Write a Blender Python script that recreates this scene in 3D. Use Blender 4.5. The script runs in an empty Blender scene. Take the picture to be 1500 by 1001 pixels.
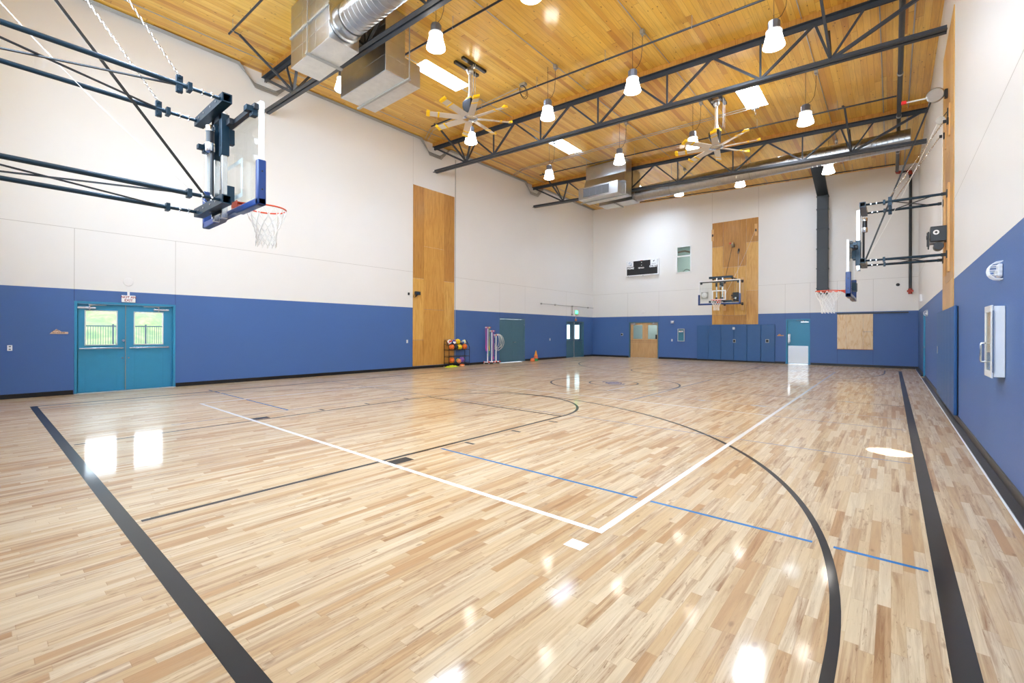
import bpy, bmesh, math, random
from mathutils import Vector, Matrix
random.seed(7)
SC = bpy.context.scene
COL = SC.collection
PI = math.pi

# ------------------------------------------------------------------ room numbers (metres)
XL, XR, YB, YF = -14.373, 0.835, 25.008, -0.85
ZB = 2.418                      # top of the blue dado
SL, Z0 = -0.0425, 9.149         # roof slope across the hall
def zc(x): return Z0 + SL * (x - XL)

# ------------------------------------------------------------------ material helpers
def lin(c):
    if isinstance(c, str):
        c = c.lstrip('#'); c = [int(c[i:i + 2], 16) for i in (0, 2, 4)]
    r = []
    for v in c[:3]:
        v = v / 255.0
        r.append(v / 12.92 if v <= 0.04045 else ((v + 0.055) / 1.055) ** 2.4)
    return (r[0], r[1], r[2], 1.0)

class NT:
    def __init__(s, name):
        s.m = bpy.data.materials.new(name); s.m.use_nodes = True
        s.t = s.m.node_tree; s.b = s.t.nodes['Principled BSDF']; s.out = s.t.nodes['Material Output']
    def n(s, typ, **kw):
        nd = s.t.nodes.new(typ)
        for k, v in kw.items(): setattr(nd, k, v)
        return nd
    def set(s, node, key, val):
        if hasattr(val, 'is_linked') or isinstance(val, bpy.types.NodeSocket): s.t.links.new(val, node.inputs[key])
        else: node.inputs[key].default_value = val
    def math(s, op, a, b=0.0, c=0.0):
        nd = s.n('ShaderNodeMath', operation=op)
        s.set(nd, 0, a); s.set(nd, 1, b)
        if op in ('MULTIPLY_ADD', 'COMPARE', 'SMOOTH_MIN'): s.set(nd, 2, c)
        return nd.outputs[0]
    def comb(s, x, y, z=0.0):
        nd = s.n('ShaderNodeCombineXYZ'); s.set(nd, 0, x); s.set(nd, 1, y); s.set(nd, 2, z); return nd.outputs[0]
    def xyz(s):
        tc = s.n('ShaderNodeTexCoord'); sp = s.n('ShaderNodeSeparateXYZ'); s.t.links.new(tc.outputs['Object'], sp.inputs[0])
        return sp.outputs[0], sp.outputs[1], sp.outputs[2], tc.outputs['Object']
    def noise(s, vec, scale, detail=3.0, rough=0.5, dist=0.0):
        nd = s.n('ShaderNodeTexNoise'); s.set(nd, 'Vector', vec); nd.inputs['Scale'].default_value = scale
        nd.inputs['Detail'].default_value = detail; nd.inputs['Roughness'].default_value = rough; nd.inputs['Distortion'].default_value = dist
        return nd.outputs[0]
    def white(s, vec):
        nd = s.n('ShaderNodeTexWhiteNoise', noise_dimensions='3D'); s.set(nd, 'Vector', vec); return nd.outputs[0]
    def ramp(s, fac, stops, interp='LINEAR'):
        nd = s.n('ShaderNodeValToRGB'); s.set(nd, 0, fac); e = nd.color_ramp.elements; nd.color_ramp.interpolation = interp
        while len(e) < len(stops): e.new(0.5)
        for i, (p, c) in enumerate(stops):
            e[i].position = p; e[i].color = lin(c) if not isinstance(c, float) else (c, c, c, 1)
        return nd.outputs[0]
    def mix(s, fac, a, b, mode='MIX'):
        nd = s.n('ShaderNodeMix', data_type='RGBA', blend_type=mode)
        s.set(nd, 0, fac); s.set(nd, 6, a); s.set(nd, 7, b); return nd.outputs[2]
    def p(s, **kw):
        for k, v in kw.items(): s.set(s.b, k.replace('_', ' '), v)
        return s
    def bump(s, h, strength=0.2, dist=0.01):
        nd = s.n('ShaderNodeBump'); nd.inputs['Strength'].default_value = strength; nd.inputs['Distance'].default_value = dist
        s.set(nd, 'Height', h); s.t.links.new(nd.outputs[0], s.b.inputs['Normal'])

MAT = {}
def P(name, color, rough=0.5, metal=0.0, spec=0.5, coat=0.0, vary=0.06, scale=6.0):
    """painted / plastic / metal surface with a little uneven tone"""
    if name in MAT: return MAT[name]
    k = NT(name); x, y, z, v = k.xyz()
    n = k.noise(v, scale, 4.0, 0.6)
    c = lin(color); d = tuple(min(1, q * (1 - vary)) for q in c[:3]) + (1,); e = tuple(min(1, q * (1 + vary)) for q in c[:3]) + (1,)
    k.p(Base_Color=k.mix(n, d, e), Roughness=k.math('MULTIPLY_ADD', n, 0.1 * rough, rough * 0.95), Metallic=metal, Specular_IOR_Level=spec, Coat_Weight=coat, Coat_Roughness=0.08)
    MAT[name] = k.m; return k.m

def EM(name, color, strength):
    if name in MAT: return MAT[name]
    k = NT(name); k.p(Base_Color=lin(color), Emission_Color=lin(color), Emission_Strength=strength, Roughness=0.5)
    MAT[name] = k.m; return k.m

def GL(name, tint=(235, 245, 245), clear=0.9):
    if name in MAT: return MAT[name]
    k = NT(name); t = k.n('ShaderNodeBsdfTransparent'); t.inputs[0].default_value = lin(tint)
    g = k.n('ShaderNodeBsdfGlossy'); g.inputs['Roughness'].default_value = 0.02
    f = k.n('ShaderNodeLayerWeight'); f.inputs[0].default_value = .5
    fac = k.math('MULTIPLY_ADD', k.math('POWER', f.outputs['Facing'], 5.0), .8, .02)
    mx = k.n('ShaderNodeMixShader'); k.t.links.new(fac, mx.inputs[0]); k.t.links.new(t.outputs[0], mx.inputs[1]); k.t.links.new(g.outputs[0], mx.inputs[2])
    k.t.links.new(mx.outputs[0], k.out.inputs[0]); MAT[name] = k.m; return k.m

def planks(name, width, length, stops, streak, gap, rough, coat, coat_rough, streak_amt=0.5, knots=0.0, bump=0.0, gapw=0.03):
    k = NT(name); x, y, z, v = k.xyz()
    a = k.math('DIVIDE', x, width); row = k.math('FLOOR', a)
    off = k.white(k.comb(row, 3.1, 0.7))
    ln = k.math('MULTIPLY_ADD', k.white(k.comb(row, 9.7, 2.2)), length * 0.8, length * 0.6)
    b = k.math('ADD', k.math('DIVIDE', y, ln), k.math('MULTIPLY', off, 17.0)); bi = k.math('FLOOR', b)
    r1 = k.white(k.comb(row, bi, 0.0)); r2 = k.white(k.comb(row, bi, 5.0))
    base = k.ramp(r1, stops)
    gv = k.comb(k.math('MULTIPLY', x, 34.0), k.math('MULTIPLY', y, 1.6), k.math('MULTIPLY', r2, 40.0))
    g = k.noise(gv, 1.0, 5.0, 0.62, 0.6)
    gm = k.ramp(g, [(0.30, 1.0), (0.62, 0.0)])
    amt = k.math('MULTIPLY', k.math('MULTIPLY', gm, streak_amt), k.math('MULTIPLY_ADD', r2, 1.0, 0.25))
    c = k.mix(amt, base, lin(streak))
    fine = k.noise(k.comb(k.math('MULTIPLY', x, 260.0), k.math('MULTIPLY', y, 9.0), r2), 1.0, 2.0)
    c = k.mix(k.math('MULTIPLY', fine, 0.16), c, lin(streak))
    if name == 'maple_strip_floor':
        fv = k.noise(k.comb(k.math('MULTIPLY', x, 48.0), k.math('MULTIPLY', y, 6.5), k.math('MULTIPLY', r2, 71.0)), 1.0, 6.0, 0.7, 1.2)
        fm = k.ramp(fv, [(0.57, 0.0), (0.70, 1.0)])
        c = k.mix(k.math('MULTIPLY', fm, k.math('MULTIPLY_ADD', k.math('GREATER_THAN', r2, .45), .55, .3)), c, lin((128, 86, 48)))
    if knots:
        kn = k.n('ShaderNodeTexVoronoi', feature='F1'); k.set(kn, 'Vector', k.comb(k.math('MULTIPLY', x, 7.0), k.math('MULTIPLY', y, 3.2), 0.0)); kn.inputs['Scale'].default_value = 1.0
        km = k.ramp(kn.outputs['Distance'], [(0.045, 1.0), (0.11, 0.0)])
        c = k.mix(k.math('MULTIPLY', km, knots), c, lin((92, 48, 14)))
    fr = k.math('FRACT', a); edge = k.math('LESS_THAN', fr, gapw)
    fb = k.math('FRACT', b); eb = k.math('LESS_THAN', fb, 0.004)
    c = k.mix(k.math('MULTIPLY', k.math('MAXIMUM', edge, eb), gap), c, lin(streak))
    k.p(Base_Color=c, Roughness=k.math('MULTIPLY_ADD', g, 0.1, rough), Coat_Weight=coat, Coat_Roughness=coat_rough, Specular_IOR_Level=.3)
    if bump:
        h = k.math('ADD', k.math('MULTIPLY', r2, 0.3), k.math('ADD', k.math('MULTIPLY', k.noise(k.comb(x, k.math('MULTIPLY', y, 0.4), r1), 9.0, 2.0), 1.0), k.math('MULTIPLY', edge, -0.3)))
        nd = k.n('ShaderNodeBump'); nd.inputs['Strength'].default_value = bump; nd.inputs['Distance'].default_value = 0.004; k.set(nd, 'Height', h)
        k.t.links.new(nd.outputs[0], k.b.inputs['Normal']); k.t.links.new(nd.outputs[0], k.b.inputs['Coat Normal'])
    MAT[name] = k.m; return k.m

def veneer(name, c1, c2, c3, rough=0.4, coat=0.2, sx=3.0, sz=0.35):
    """plywood: grain runs along local z"""
    k = NT(name); x, y, z, v = k.xyz()
    h = k.math('ADD', x, y)
    g = k.noise(k.comb(k.math('MULTIPLY', h, sx * 5), k.math('MULTIPLY', z, sz * 3), 0.0), 1.0, 4.0, 0.6, 1.5)
    f = k.noise(k.comb(k.math('MULTIPLY', h, 90.0), k.math('MULTIPLY', z, 5.0), 0.0), 1.0, 2.0)
    c = k.mix(k.math('MULTIPLY', f, 0.25), k.ramp(g, [(0.3, c1), (0.52, c2), (0.72, c3)]), lin(c3))
    k.p(Base_Color=c, Roughness=rough, Coat_Weight=coat, Coat_Roughness=0.15); MAT[name] = k.m; return k.m

FLOOR = planks('maple_strip_floor', 0.057, 0.68, [(0.0, (210, 180, 137)), (0.3, (219, 195, 157)), (0.6, (225, 205, 171)), (0.85, (207, 175, 131)), (1.0, (190, 149, 102))],
               (140, 92, 50), 0.3, 0.42, 0.52, 0.08, 0.75, 0.4, 0.07)
CEIL = planks('pine_deck_ceiling', 0.13, 4.2, [(0.0, (226, 174, 64)), (0.35, (238, 190, 78)), (0.7, (242, 200, 92)), (0.9, (226, 172, 66)), (1.0, (200, 140, 50))],
              (140, 84, 26), 0.5, 0.34, 0.6, 0.13, 0.35, 0.85, 0.0, 0.05)
PLY = veneer('varnished_plywood', (218, 168, 84), (202, 148, 66), (176, 120, 46))
PLYD = veneer('varnished_plywood_dark', (200, 148, 70), (184, 130, 54), (156, 102, 36))
PLYL = veneer('varnished_plywood_light', (228, 184, 104), (214, 164, 80), (190, 136, 56))
OAK = veneer('oak_door_veneer', (212, 176, 130), (200, 160, 112), (178, 138, 88), 0.45, 0.1, 6.0, 0.5)
PINE = veneer('raw_pine_board', (232, 194, 138), (220, 176, 116), (196, 148, 88), 0.55, 0.0, 8.0, 0.5)
BIRCH = veneer('pale_birch_plywood', (240, 222, 192), (234, 208, 170), (212, 172, 116), 0.5, 0.0, 1.4, 0.6)

def wallpaint(name, color, rough, spec=0.5, coat=0.0):
    k = NT(name); x, y, z, v = k.xyz()
    n = k.noise(v, 1.3, 5.0, 0.6); f = k.noise(v, 60.0, 2.0)
    c = lin(color); d = tuple(q * 0.965 for q in c[:3]) + (1,)
    k.p(Base_Color=k.mix(n, d, c), Roughness=k.math('MULTIPLY_ADD', f, 0.08, rough), Specular_IOR_Level=spec, Coat_Weight=coat, Coat_Roughness=0.2)
    k.bump(f, 0.05, 0.002); MAT[name] = k.m; return k.m
WHITE = wallpaint('white_wall_paint', (234, 233, 231), 0.34)
BLUE = wallpaint('blue_wall_paint', (73, 107, 164), 0.42, 0.35)
SEAM = P('panel_joint_shadow_gap', (192, 189, 185), 0.8)
SEAMB = P('panel_joint_blue', (50, 68, 112), 0.8)
BASE = P('black_rubber_base', (20, 21, 24), 0.32)
TEAL = P('teal_door_paint', (46, 138, 178), 0.38)
TEALD = P('dark_teal_paint', (70, 110, 128), 0.45)
BLKSTEEL = P('black_painted_steel', (34, 40, 48), 0.34)
TRUSS = P('charcoal_truss_paint', (52, 58, 66), 0.4)
NAVY = P('blue_black_powder_coat', (22, 50, 68), 0.28, 0.3)
STEEL = P('galvanised_steel', (190, 192, 194), 0.30, 1.0, 0.5, 0.0, 0.16, 3.0)
STEELB = P('spotty_galvanised_steel', (214, 212, 206), 0.42, 0.6, 0.5, 0.0, 0.2, 5.0)
CHROME = P('bright_metal', (216, 220, 224), 0.2, 1.0)
ALU = P('brushed_aluminium', (222, 212, 198), 0.36, 0.35)
LGREY = P('light_grey_plastic', (214, 216, 218), 0.4)
WHT = P('white_enamel', (238, 240, 242), 0.35)
ORANGE = P('orange_rim_paint', (226, 74, 28), 0.35)
BLK = P('black_plastic', (16, 17, 19), 0.4)
GREY = P('grey_conduit', (172, 172, 168), 0.4, 0.6)
YEL = P('yellow_plastic', (244, 196, 16), 0.4)
PADB = P('royal_blue_edge_pad', (8, 56, 122), 0.3, 0.0, 0.5, 0.3)
PADW = P('navy_vinyl_pad', (44, 92, 146), 0.42)
CORD = P('white_nylon_cord', (240, 240, 238), 0.7)
RED = P('red_plastic', (214, 30, 28), 0.4)
REDP = P('red_pipe_fitting', (168, 58, 44), 0.5)
GLASS = GL('clear_glass', (250, 252, 251)); GLASST = GL('tinted_glass', (222, 230, 230))
FROST = EM('daylit_frosted_pane', (186, 226, 240), 1.0)
LAMP = EM('glowing_lamp_shade', (255, 250, 242), 5.0)
SKYL = EM('daylit_skylight_pane', (218, 236, 255), 26.0); SKYD = EM('dimmed_skylight_pane', (218, 236, 255), 8.0); SKYB = EM('sunlit_skylight_pane', (232, 242, 255), 40.0)  # dimmed pane glow is set low to weaken its floor reflection
EXITG = EM('green_exit_glow', (60, 240, 130), 1.6)

# ------------------------------------------------------------------ mesh builder
class MB:
    def __init__(s): s.v = []; s.f = []; s.mi = []; s.m = 0
    def mat(s, i): s.m = i; return s
    def _f(s, idx): s.f.append(tuple(idx)); s.mi.append(s.m)
    def quad(s, a, b, c, d):
        n = len(s.v); s.v += [tuple(a), tuple(b), tuple(c), tuple(d)]; s._f((n, n + 1, n + 2, n + 3)); return s
    def hexa(s, p):
        n = len(s.v); s.v += [tuple(q) for q in p]
        for q in ((0, 3, 2, 1), (4, 5, 6, 7), (0, 1, 5, 4), (1, 2, 6, 5), (2, 3, 7, 6), (3, 0, 4, 7)): s._f([n + i for i in q])
        return s
    def box(s, x0, x1, y0, y1, z0, z1):
        return s.hexa([(x0, y0, z0), (x1, y0, z0), (x1, y1, z0), (x0, y1, z0), (x0, y0, z1), (x1, y0, z1), (x1, y1, z1), (x0, y1, z1)])
    def bar(s, p, q, w, h, up=(0, 0, 1)):
        p, q = Vector(p), Vector(q); d = (q - p).normalized(); u = Vector(up)
        if abs(d.dot(u)) > 0.98: u = Vector((1, 0, 0))
        a = d.cross(u).normalized() * (w / 2); b = a.cross(d).normalized() * (h / 2)
        return s.hexa([p - a - b, p + a - b, q + a - b, q - a - b, p - a + b, p + a + b, q + a + b, q - a + b])
    def tube(s, pts, r, n=8, closed=False, caps=True, radii=None):
        pts = [Vector(p) for p in pts]; N = len(pts); base = len(s.v); prev = None
        for i, p in enumerate(pts):
            if closed: d = pts[(i + 1) % N] - pts[i - 1]
            else: d = pts[min(i + 1, N - 1)] - pts[max(i - 1, 0)]
            d.normalize()
            if prev is None:
                u = Vector((0, 0, 1)) if abs(d.z) < 0.9 else Vector((1, 0, 0)); a = d.cross(u).normalized()
            else:
                a = (prev - d * prev.dot(d))
                a = a.normalized() if a.length > 1e-6 else d.cross(Vector((0, 0, 1))).normalized()
            prev = a; b = d.cross(a); rr = radii[i] if radii else r
            for k in range(n):
                t = 2 * PI * k / n; s.v.append(tuple(p + a * (rr * math.cos(t)) + b * (rr * math.sin(t))))
        for i in range(N if closed else N - 1):
            j = (i + 1) % N
            for k in range(n): s._f((base + i * n + k, base + i * n + (k + 1) % n, base + j * n + (k + 1) % n, base + j * n + k))
        if caps and not closed:
            s._f([base + k for k in range(n)][::-1]); s._f([base + (N - 1) * n + k for k in range(n)])
        return s
    def lathe(s, prof, n=24, c=(0, 0, 0), caps=True, axis='z'):
        base = len(s.v)
        for r, z in prof:
            for k in range(n):
                t = 2 * PI * k / n; a, b = r * math.cos(t), r * math.sin(t)
                q = (a, b, z) if axis == 'z' else ((a, z, b) if axis == 'y' else (z, a, b))
                s.v.append((c[0] + q[0], c[1] + q[1], c[2] + q[2]))
        for i in range(len(prof) - 1):
            for k in range(n): s._f((base + i * n + k, base + i * n + (k + 1) % n, base + (i + 1) * n + (k + 1) % n, base + (i + 1) * n + k))
        if caps:
            if prof[0][0] > 1e-5: s._f([base + k for k in range(n)][::-1])
            if prof[-1][0] > 1e-5: s._f([base + (len(prof) - 1) * n + k for k in range(n)])
        return s
    def cyl(s, c, r, h, n=20, axis='z'): return s.lathe([(r, -h / 2), (r, h / 2)], n, c, True, axis)
    def ball(s, c, r, nu=20, nv=12):
        return s.lathe([(max(r * math.sin(PI * i / nv), 1e-6), -r * math.cos(PI * i / nv)) for i in range(nv + 1)], nu, c, False)
    def ring(s, c, R, r, axis='z', n=32, m=8):
        pts = []
        for k in range(n):
            t = 2 * PI * k / n; a, b = R * math.cos(t), R * math.sin(t)
            q = (a, b, 0) if axis == 'z' else ((a, 0, b) if axis == 'y' else (0, a, b))
            pts.append((c[0] + q[0], c[1] + q[1], c[2] + q[2]))
        return s.tube(pts, r, m, True)
    def prism(s, poly, fn, t0, t1):
        """extrude a 2-D outline: fn(u, v, t) -> xyz"""
        n = len(poly); b = len(s.v)
        s.v += [tuple(fn(u, v, t0)) for u, v in poly] + [tuple(fn(u, v, t1)) for u, v in poly]
        s._f(list(range(b, b + n))); s._f(list(range(b + 2 * n - 1, b + n - 1, -1)))
        for i in range(n): j = (i + 1) % n; s._f((b + i, b + n + i, b + n + j, b + j))
        return s
    def build(s, name, mats, parent=None, smooth=True, bevel=0.0, seg=2):
        me = bpy.data.meshes.new(name); me.from_pydata(s.v, [], s.f)
        mats = mats if isinstance(mats, (list, tuple)) else [mats]
        for m in mats: me.materials.append(m)
        me.polygons.foreach_set('material_index', s.mi)
        bm = bmesh.new(); bm.from_mesh(me); bmesh.ops.recalc_face_normals(bm, faces=bm.faces); bm.to_mesh(me); bm.free()
        if smooth:
            me.polygons.foreach_set('use_smooth', [True] * len(me.polygons)); me.set_sharp_from_angle(angle=math.radians(35))
        me.update()
        o = bpy.data.objects.new(name, me); COL.objects.link(o)
        if parent is not None: o.parent = parent
        if bevel:
            md = o.modifiers.new('edge', 'BEVEL'); md.width = bevel; md.segments = seg; md.limit_method = 'ANGLE'; md.angle_limit = math.radians(50)
        return o

def tag(o, label=None, cat=None, group=None, kind=None):
    if label: o['label'] = label
    if cat: o['category'] = cat
    if group: o['group'] = group
    if kind: o['kind'] = kind
    return o
def thing(name, label, cat, loc=(0, 0, 0), rz=0.0, group=None, kind=None):
    o = bpy.data.objects.new(name, None); COL.objects.link(o); o.location = loc; o.rotation_euler = (0, 0, rz); o.empty_display_size = 0.1
    return tag(o, label, cat, group, kind)
def dup(root, loc, rz=0.0, label=None, group=None):
    r = root.copy(); COL.objects.link(r); r.location = loc; r.rotation_euler = (0, 0, rz)
    if label: r['label'] = label
    if group: r['group'] = group
    for ch in list(root.children):
        c = ch.copy(); COL.objects.link(c); c.parent = r
        for g in list(ch.children):
            d = g.copy(); COL.objects.link(d); d.parent = c
    return r
def text(body, size, mat, name, parent, M, depth=0.001, bold=0.0):
    cu = bpy.data.curves.new(name, 'FONT'); cu.body = body; cu.size = size; cu.extrude = depth; cu.offset = bold
    cu.align_x = 'CENTER'; cu.align_y = 'CENTER'
    o = bpy.data.objects.new(name, cu); COL.objects.link(o)
    dg = bpy.context.evaluated_depsgraph_get(); me = bpy.data.meshes.new_from_object(o.evaluated_get(dg))
    bpy.data.objects.remove(o); me.materials.clear(); me.materials.append(mat); me.transform(M)
    r = bpy.data.objects.new(name, me); COL.objects.link(r); r.parent = parent; return r
def upright(x, y, z): return Matrix.Translation((x, y, z)) @ Matrix.Rotation(PI / 2, 4, 'X')     # text facing local -y

LW = lambda y, z=0.0: ((XL, y, z), PI / 2)      # left wall: local x -> +Y, local -y -> into the room
RW = lambda y, z=0.0: ((XR, y, z), -PI / 2)     # right wall: local x -> -Y
BW = lambda x, z=0.0: ((x, YB, z), 0.0)         # back wall: local x -> +X

# ------------------------------------------------------------------ shell
def wall(name, u0, u1, zt, place, holes, seams, depth=0.22, blue=True):
    """upright wall; place(u, w, z) -> xyz, w = depth behind the face; holes (u0,u1,z0,z1)"""
    mb = MB()
    us = sorted({u0, u1, *[h[0] for h in holes], *[h[1] for h in holes]})
    zs = sorted({0.0, ZB, *[h[2] for h in holes], *[h[3] for h in holes]})
    for i in range(len(us) - 1):
        for j in range(len(zs)):
            a, b = us[i], us[i + 1]; lo = zs[j]
            top = j == len(zs) - 1
            hi = None if top else zs[j + 1]
            um = (a + b) / 2; zm = lo + 0.05 if top else (lo + hi) / 2
            if any(h[0] < um < h[1] and h[2] < zm < h[3] for h in holes): continue
            mb.mat(0 if zm < ZB else 1)
            ha, hb = (zt(a), zt(b)) if top else (hi, hi)
            mb.quad(place(a, 0, lo), place(b, 0, lo), place(b, 0, hb), place(a, 0, ha))
    for h in holes:
        a, b, lo, hi = h
        mb.mat(0 if (lo + hi) / 2 < ZB else 1)
        for q in (((a, lo), (a, hi)), ((b, lo), (b, hi)), ((a, hi), (b, hi)), ((a, lo), (b, lo))):
            (p, r), (s_, t) = q
            mb.quad(place(p, 0, r), place(s_, 0, t), place(s_, depth, t), place(p, depth, r))
    seams = [e for (p, q, r, t) in seams for e in (((p, q, r, ZB), (p, q, ZB, t)) if r < ZB < t else ((p, q, r, t),))]
    for (p, q, r, t) in seams:       # joints between wall panels
        w = 0.005
        zq = (r + t) / 2
        mb.mat(3 if zq < ZB else 2)
        if abs(p - q) < 1e-6: mb.quad(place(p - w, -0.0012, r), place(p + w, -0.0012, r), place(p + w, -0.0012, t), place(p - w, -0.0012, t))
        else: mb.quad(place(p, -0.0012, r - w), place(q, -0.0012, r - w), place(q, -0.0012, r + w), place(p, -0.0012, r + w))
    o = mb.build(name, [BLUE, WHITE, SEAM, SEAMB], None, False)
    return tag(o, kind='structure')

ZS = 3.815
wall('wall_left', YF, YB, lambda u: zc(XL), lambda u, w, z: (XL - w, u, z),
     [(1.495, 3.408, 0, 2.145), (16.19, 18.15, 0, 2.155), (22.0, 23.92, 0, 2.13)],
     [(YF, YB, ZS, ZS), (1.494, 1.494, 2.15, ZS), (3.408, 3.408, 2.15, ZS), (11.07, 11.07, 7.2, 9.1), (13.27, 13.27, 7.3, 9.1), (16.2, 16.2, ZB, ZS), (16.2, 16.2, 2.16, ZB), (18.15, 18.15, ZB, ZS), (21.99, 21.99, 2.14, ZS)])
wall('wall_right', YF, YB, lambda u: zc(XR), lambda u, w, z: (XR + w, u, z),
     [(19.9, 20.9, 0, 2.14)], [(YF, YB, ZS, ZS), (11.07, 11.07, 7.3, 8.4), (13.27, 13.27, 7.3, 8.4), ])
wall('wall_back', XL, XR, zc, lambda u, w, z: (u, YB + w, z),
     [(-11.93, -10.135, 0, 2.095), (-3.878, -2.91, 0, 2.135), (-9.14, -8.335, 4.755, 6.22)],
     [(XL, XR, ZS, ZS), (-12.02, -12.02, 2.1, ZS), (-10.125, -10.125, 2.1, ZS), (-7.255, -7.255, 7.23, 8.8), (-5.07, -5.07, 7.23, 8.7), (-3.918, -3.918, 2.14, ZS), (-2.91, -2.91, 2.14, ZS),
      (-1.885, -1.885, ZB, ZS), (-1.88, -1.88, 0.12, 0.76), (-0.62, -0.62, 0.12, ZB), (-0.62, -0.62, ZB, ZS), (-7.25, -7.25, ZB, ZS)])
wall('wall_front', XL, XR, zc, lambda u, w, z: (u, YF - w, z), [(-10.6, -.4, 3.95, 7.5)], [(XL, XR, ZS, ZS)])  # opening for the added clerestory

SKY = [(-10.45, -9.84, 8.0, 9.68), (-10.45, -9.82, 14.45, 16.15), (-3.6, -3.0, 14.4, 16.08), (-3.6, -3.0, 8.0, 9.68), (-10.45, -9.84, 1.5, 3.2), (-3.6, -3.0, 1.5, 3.2), (-10.45, -9.84, 21.2, 22.9), (-3.6, -3.0, 21.2, 22.9)]  # last four skylights are unseen, added to brighten both ends of the hall
mb = MB(); xs = sorted({XL - .3, XR + .3, *[s[0] for s in SKY], *[s[1] for s in SKY]}); ys = sorted({YF - .3, YB + .3, *[s[2] for s in SKY], *[s[3] for s in SKY]})
for i in range(len(xs) - 1):
    for j in range(len(ys) - 1):
        a, b, c, d = xs[i], xs[i + 1], ys[j], ys[j + 1]
        if any(s[0] < (a + b) / 2 < s[1] and s[2] < (c + d) / 2 < s[3] for s in SKY): continue
        mb.quad((a, c, zc(a)), (b, c, zc(b)), (b, d, zc(b)), (a, d, zc(a)))
tag(mb.build('ceiling', CEIL, None, False), kind='structure')
for i, (a, b, c, d) in enumerate(SKY):
    t = thing('window_%d' % (i + 2), ['daylit skylight in the wood ceiling beside the nearer big fan', 'daylit skylight in the wood ceiling near the left wall beyond the middle truss',
              'bright daylit skylight in the wood ceiling beyond the middle truss on the right', 'daylit skylight in the wood ceiling before the middle truss on the right', 'added unseen skylight above the near hoop toward the left wall', 'added unseen skylight above the near end of the hall', 'added skylight hidden behind the far duct box', 'added skylight hidden behind the long round duct'][i], 'skylight', (0, 0, 0), 0, None, 'structure')
    h = 0.42; w = MB()
    for p, q in (((a, c), (b, c)), ((b, c), (b, d)), ((b, d), (a, d)), ((a, d), (a, c))):
        w.quad((p[0], p[1], zc(p[0])), (q[0], q[1], zc(q[0])), (q[0], q[1], zc(q[0]) + h), (p[0], p[1], zc(p[0]) + h))
    w.build('shaft', WHT, t, False)
    MB().quad((a, c, zc(a) + h), (b, c, zc(b) + h), (b, d, zc(b) + h), (a, d, zc(a) + h)).build('pane', SKYB if i == 2 else (SKYD if i in (1, 7) else SKYL), t, False)

# floor and its painted court lines
fl = MB(); fl.hexa([(XL - .3, YF - .3, -.1), (XR + .3, YF - .3, -.1), (XR + .3, YB + .3, -.1), (XL - .3, YB + .3, -.1), (XL - .3, YF - .3, 0), (XR + .3, YF - .3, 0), (XR + .3, YB + .3, 0), (XL - .3, YB + .3, 0)])
floor = tag(fl.build('floor', FLOOR, None, False), kind='structure')
def gloss(name, c, cw=1.0):
    k = NT(name); x, y, z, v = k.xyz(); n = k.noise(v, 12.0, 4.0); q = lin(c)
    k.p(Base_Color=k.mix(n, q, tuple(min(1, e * 1.25) for e in q[:3]) + (1,)), Roughness=0.42, Specular_IOR_Level=.25, Coat_Weight=cw, Coat_Roughness=0.09); return k.m
BLINE, WLINE, CLINE, GLINE = gloss('black_court_paint', (20, 20, 22), .35), gloss('white_court_paint', (240, 238, 234)), gloss('blue_court_paint', (0, 112, 178)), gloss('grey_court_paint', (140, 146, 164))
LGLINE = gloss('pale_grey_court_paint', (206, 208, 210))
zl = [0.0008]
def strip(mb, x0, x1, y0, y1, z=None):
    z = z or zl[0]; mb.quad((x0, y0, z), (x1, y0, z), (x1, y1, z), (x0, y1, z))
def arc(mb, cx, cy, r0, r1, a0, a1, n=72, z=None):
    z = z or zl[0]
    for i in range(n):
        t, u = a0 + (a1 - a0) * i / n, a0 + (a1 - a0) * (i + 1) / n
        mb.quad((cx + r0 * math.cos(t), cy + r0 * math.sin(t), z), (cx + r1 * math.cos(t), cy + r1 * math.sin(t), z), (cx + r1 * math.cos(u), cy + r1 * math.sin(u), z), (cx + r0 * math.cos(u), cy + r0 * math.sin(u), z))
CX, CY = -6.17, 11.93
BX0, BX1, BY0, BY1 = -12.64, 0.297, 0.70, 23.08
m = MB(); strip(m, BX1 - .1, BX1, BY0, BY1); strip(m, BX0, BX0 + .1, BY0, BY1); strip(m, BX0 + .1, BX1 - .1, BY0, BY0 + .1); strip(m, BX0 + .1, BX1 - .1, BY1 - .1, BY1)
m.build('boundary_line', BLINE, floor, False)
K0, K1 = -7.99, -4.36
def far(y): return 2 * CY - y
m = MB()
for s in (0, 1):
    g = (lambda y: y) if not s else far
    Y = lambda a, b: (min(g(a), g(b)), max(g(a), g(b)))
    strip(m, K1 - .05, K1, *Y(.83, 6.62)); strip(m, K0, K0 + .05, *Y(.83, 6.62)); strip(m, K0 + .05, K1 - .05, *Y(6.55, 6.60), z=.0012)
    cy = g(6.57); a0, a1 = (0, PI) if not s else (PI, 2 * PI)
    arc(m, CX, cy, 1.765, 1.815, a0, a1)
    for xx, sg in ((K1, 1), (K0, -1)):
        e = [xx + sg * .035, xx + sg * .20]; strip(m, min(e), max(e), *Y(2.93, 3.235))
        for yy in (4.18, 5.13, 6.08):
            e = [xx + sg * .05, xx + sg * .22]; strip(m, min(e), max(e), *Y(yy - .025, yy + .025))
m.build('key_line', BLINE, floor, False)
m = MB()
for s in (0, 1):
    hy = 2.44 if not s else far(2.44)
    a0, a1 = (0, PI) if not s else (PI, 2 * PI)
    arc(m, CX, hy, 5.94, 5.99, a0, a1, 120, z=.0010)
    lo, hi = (.80, hy) if not s else (hy, far(.80))
    strip(m, CX + 5.94, CX + 5.99, lo, hi, z=.0010); strip(m, CX - 5.99, CX - 5.94, lo, hi, z=.0010)
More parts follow.
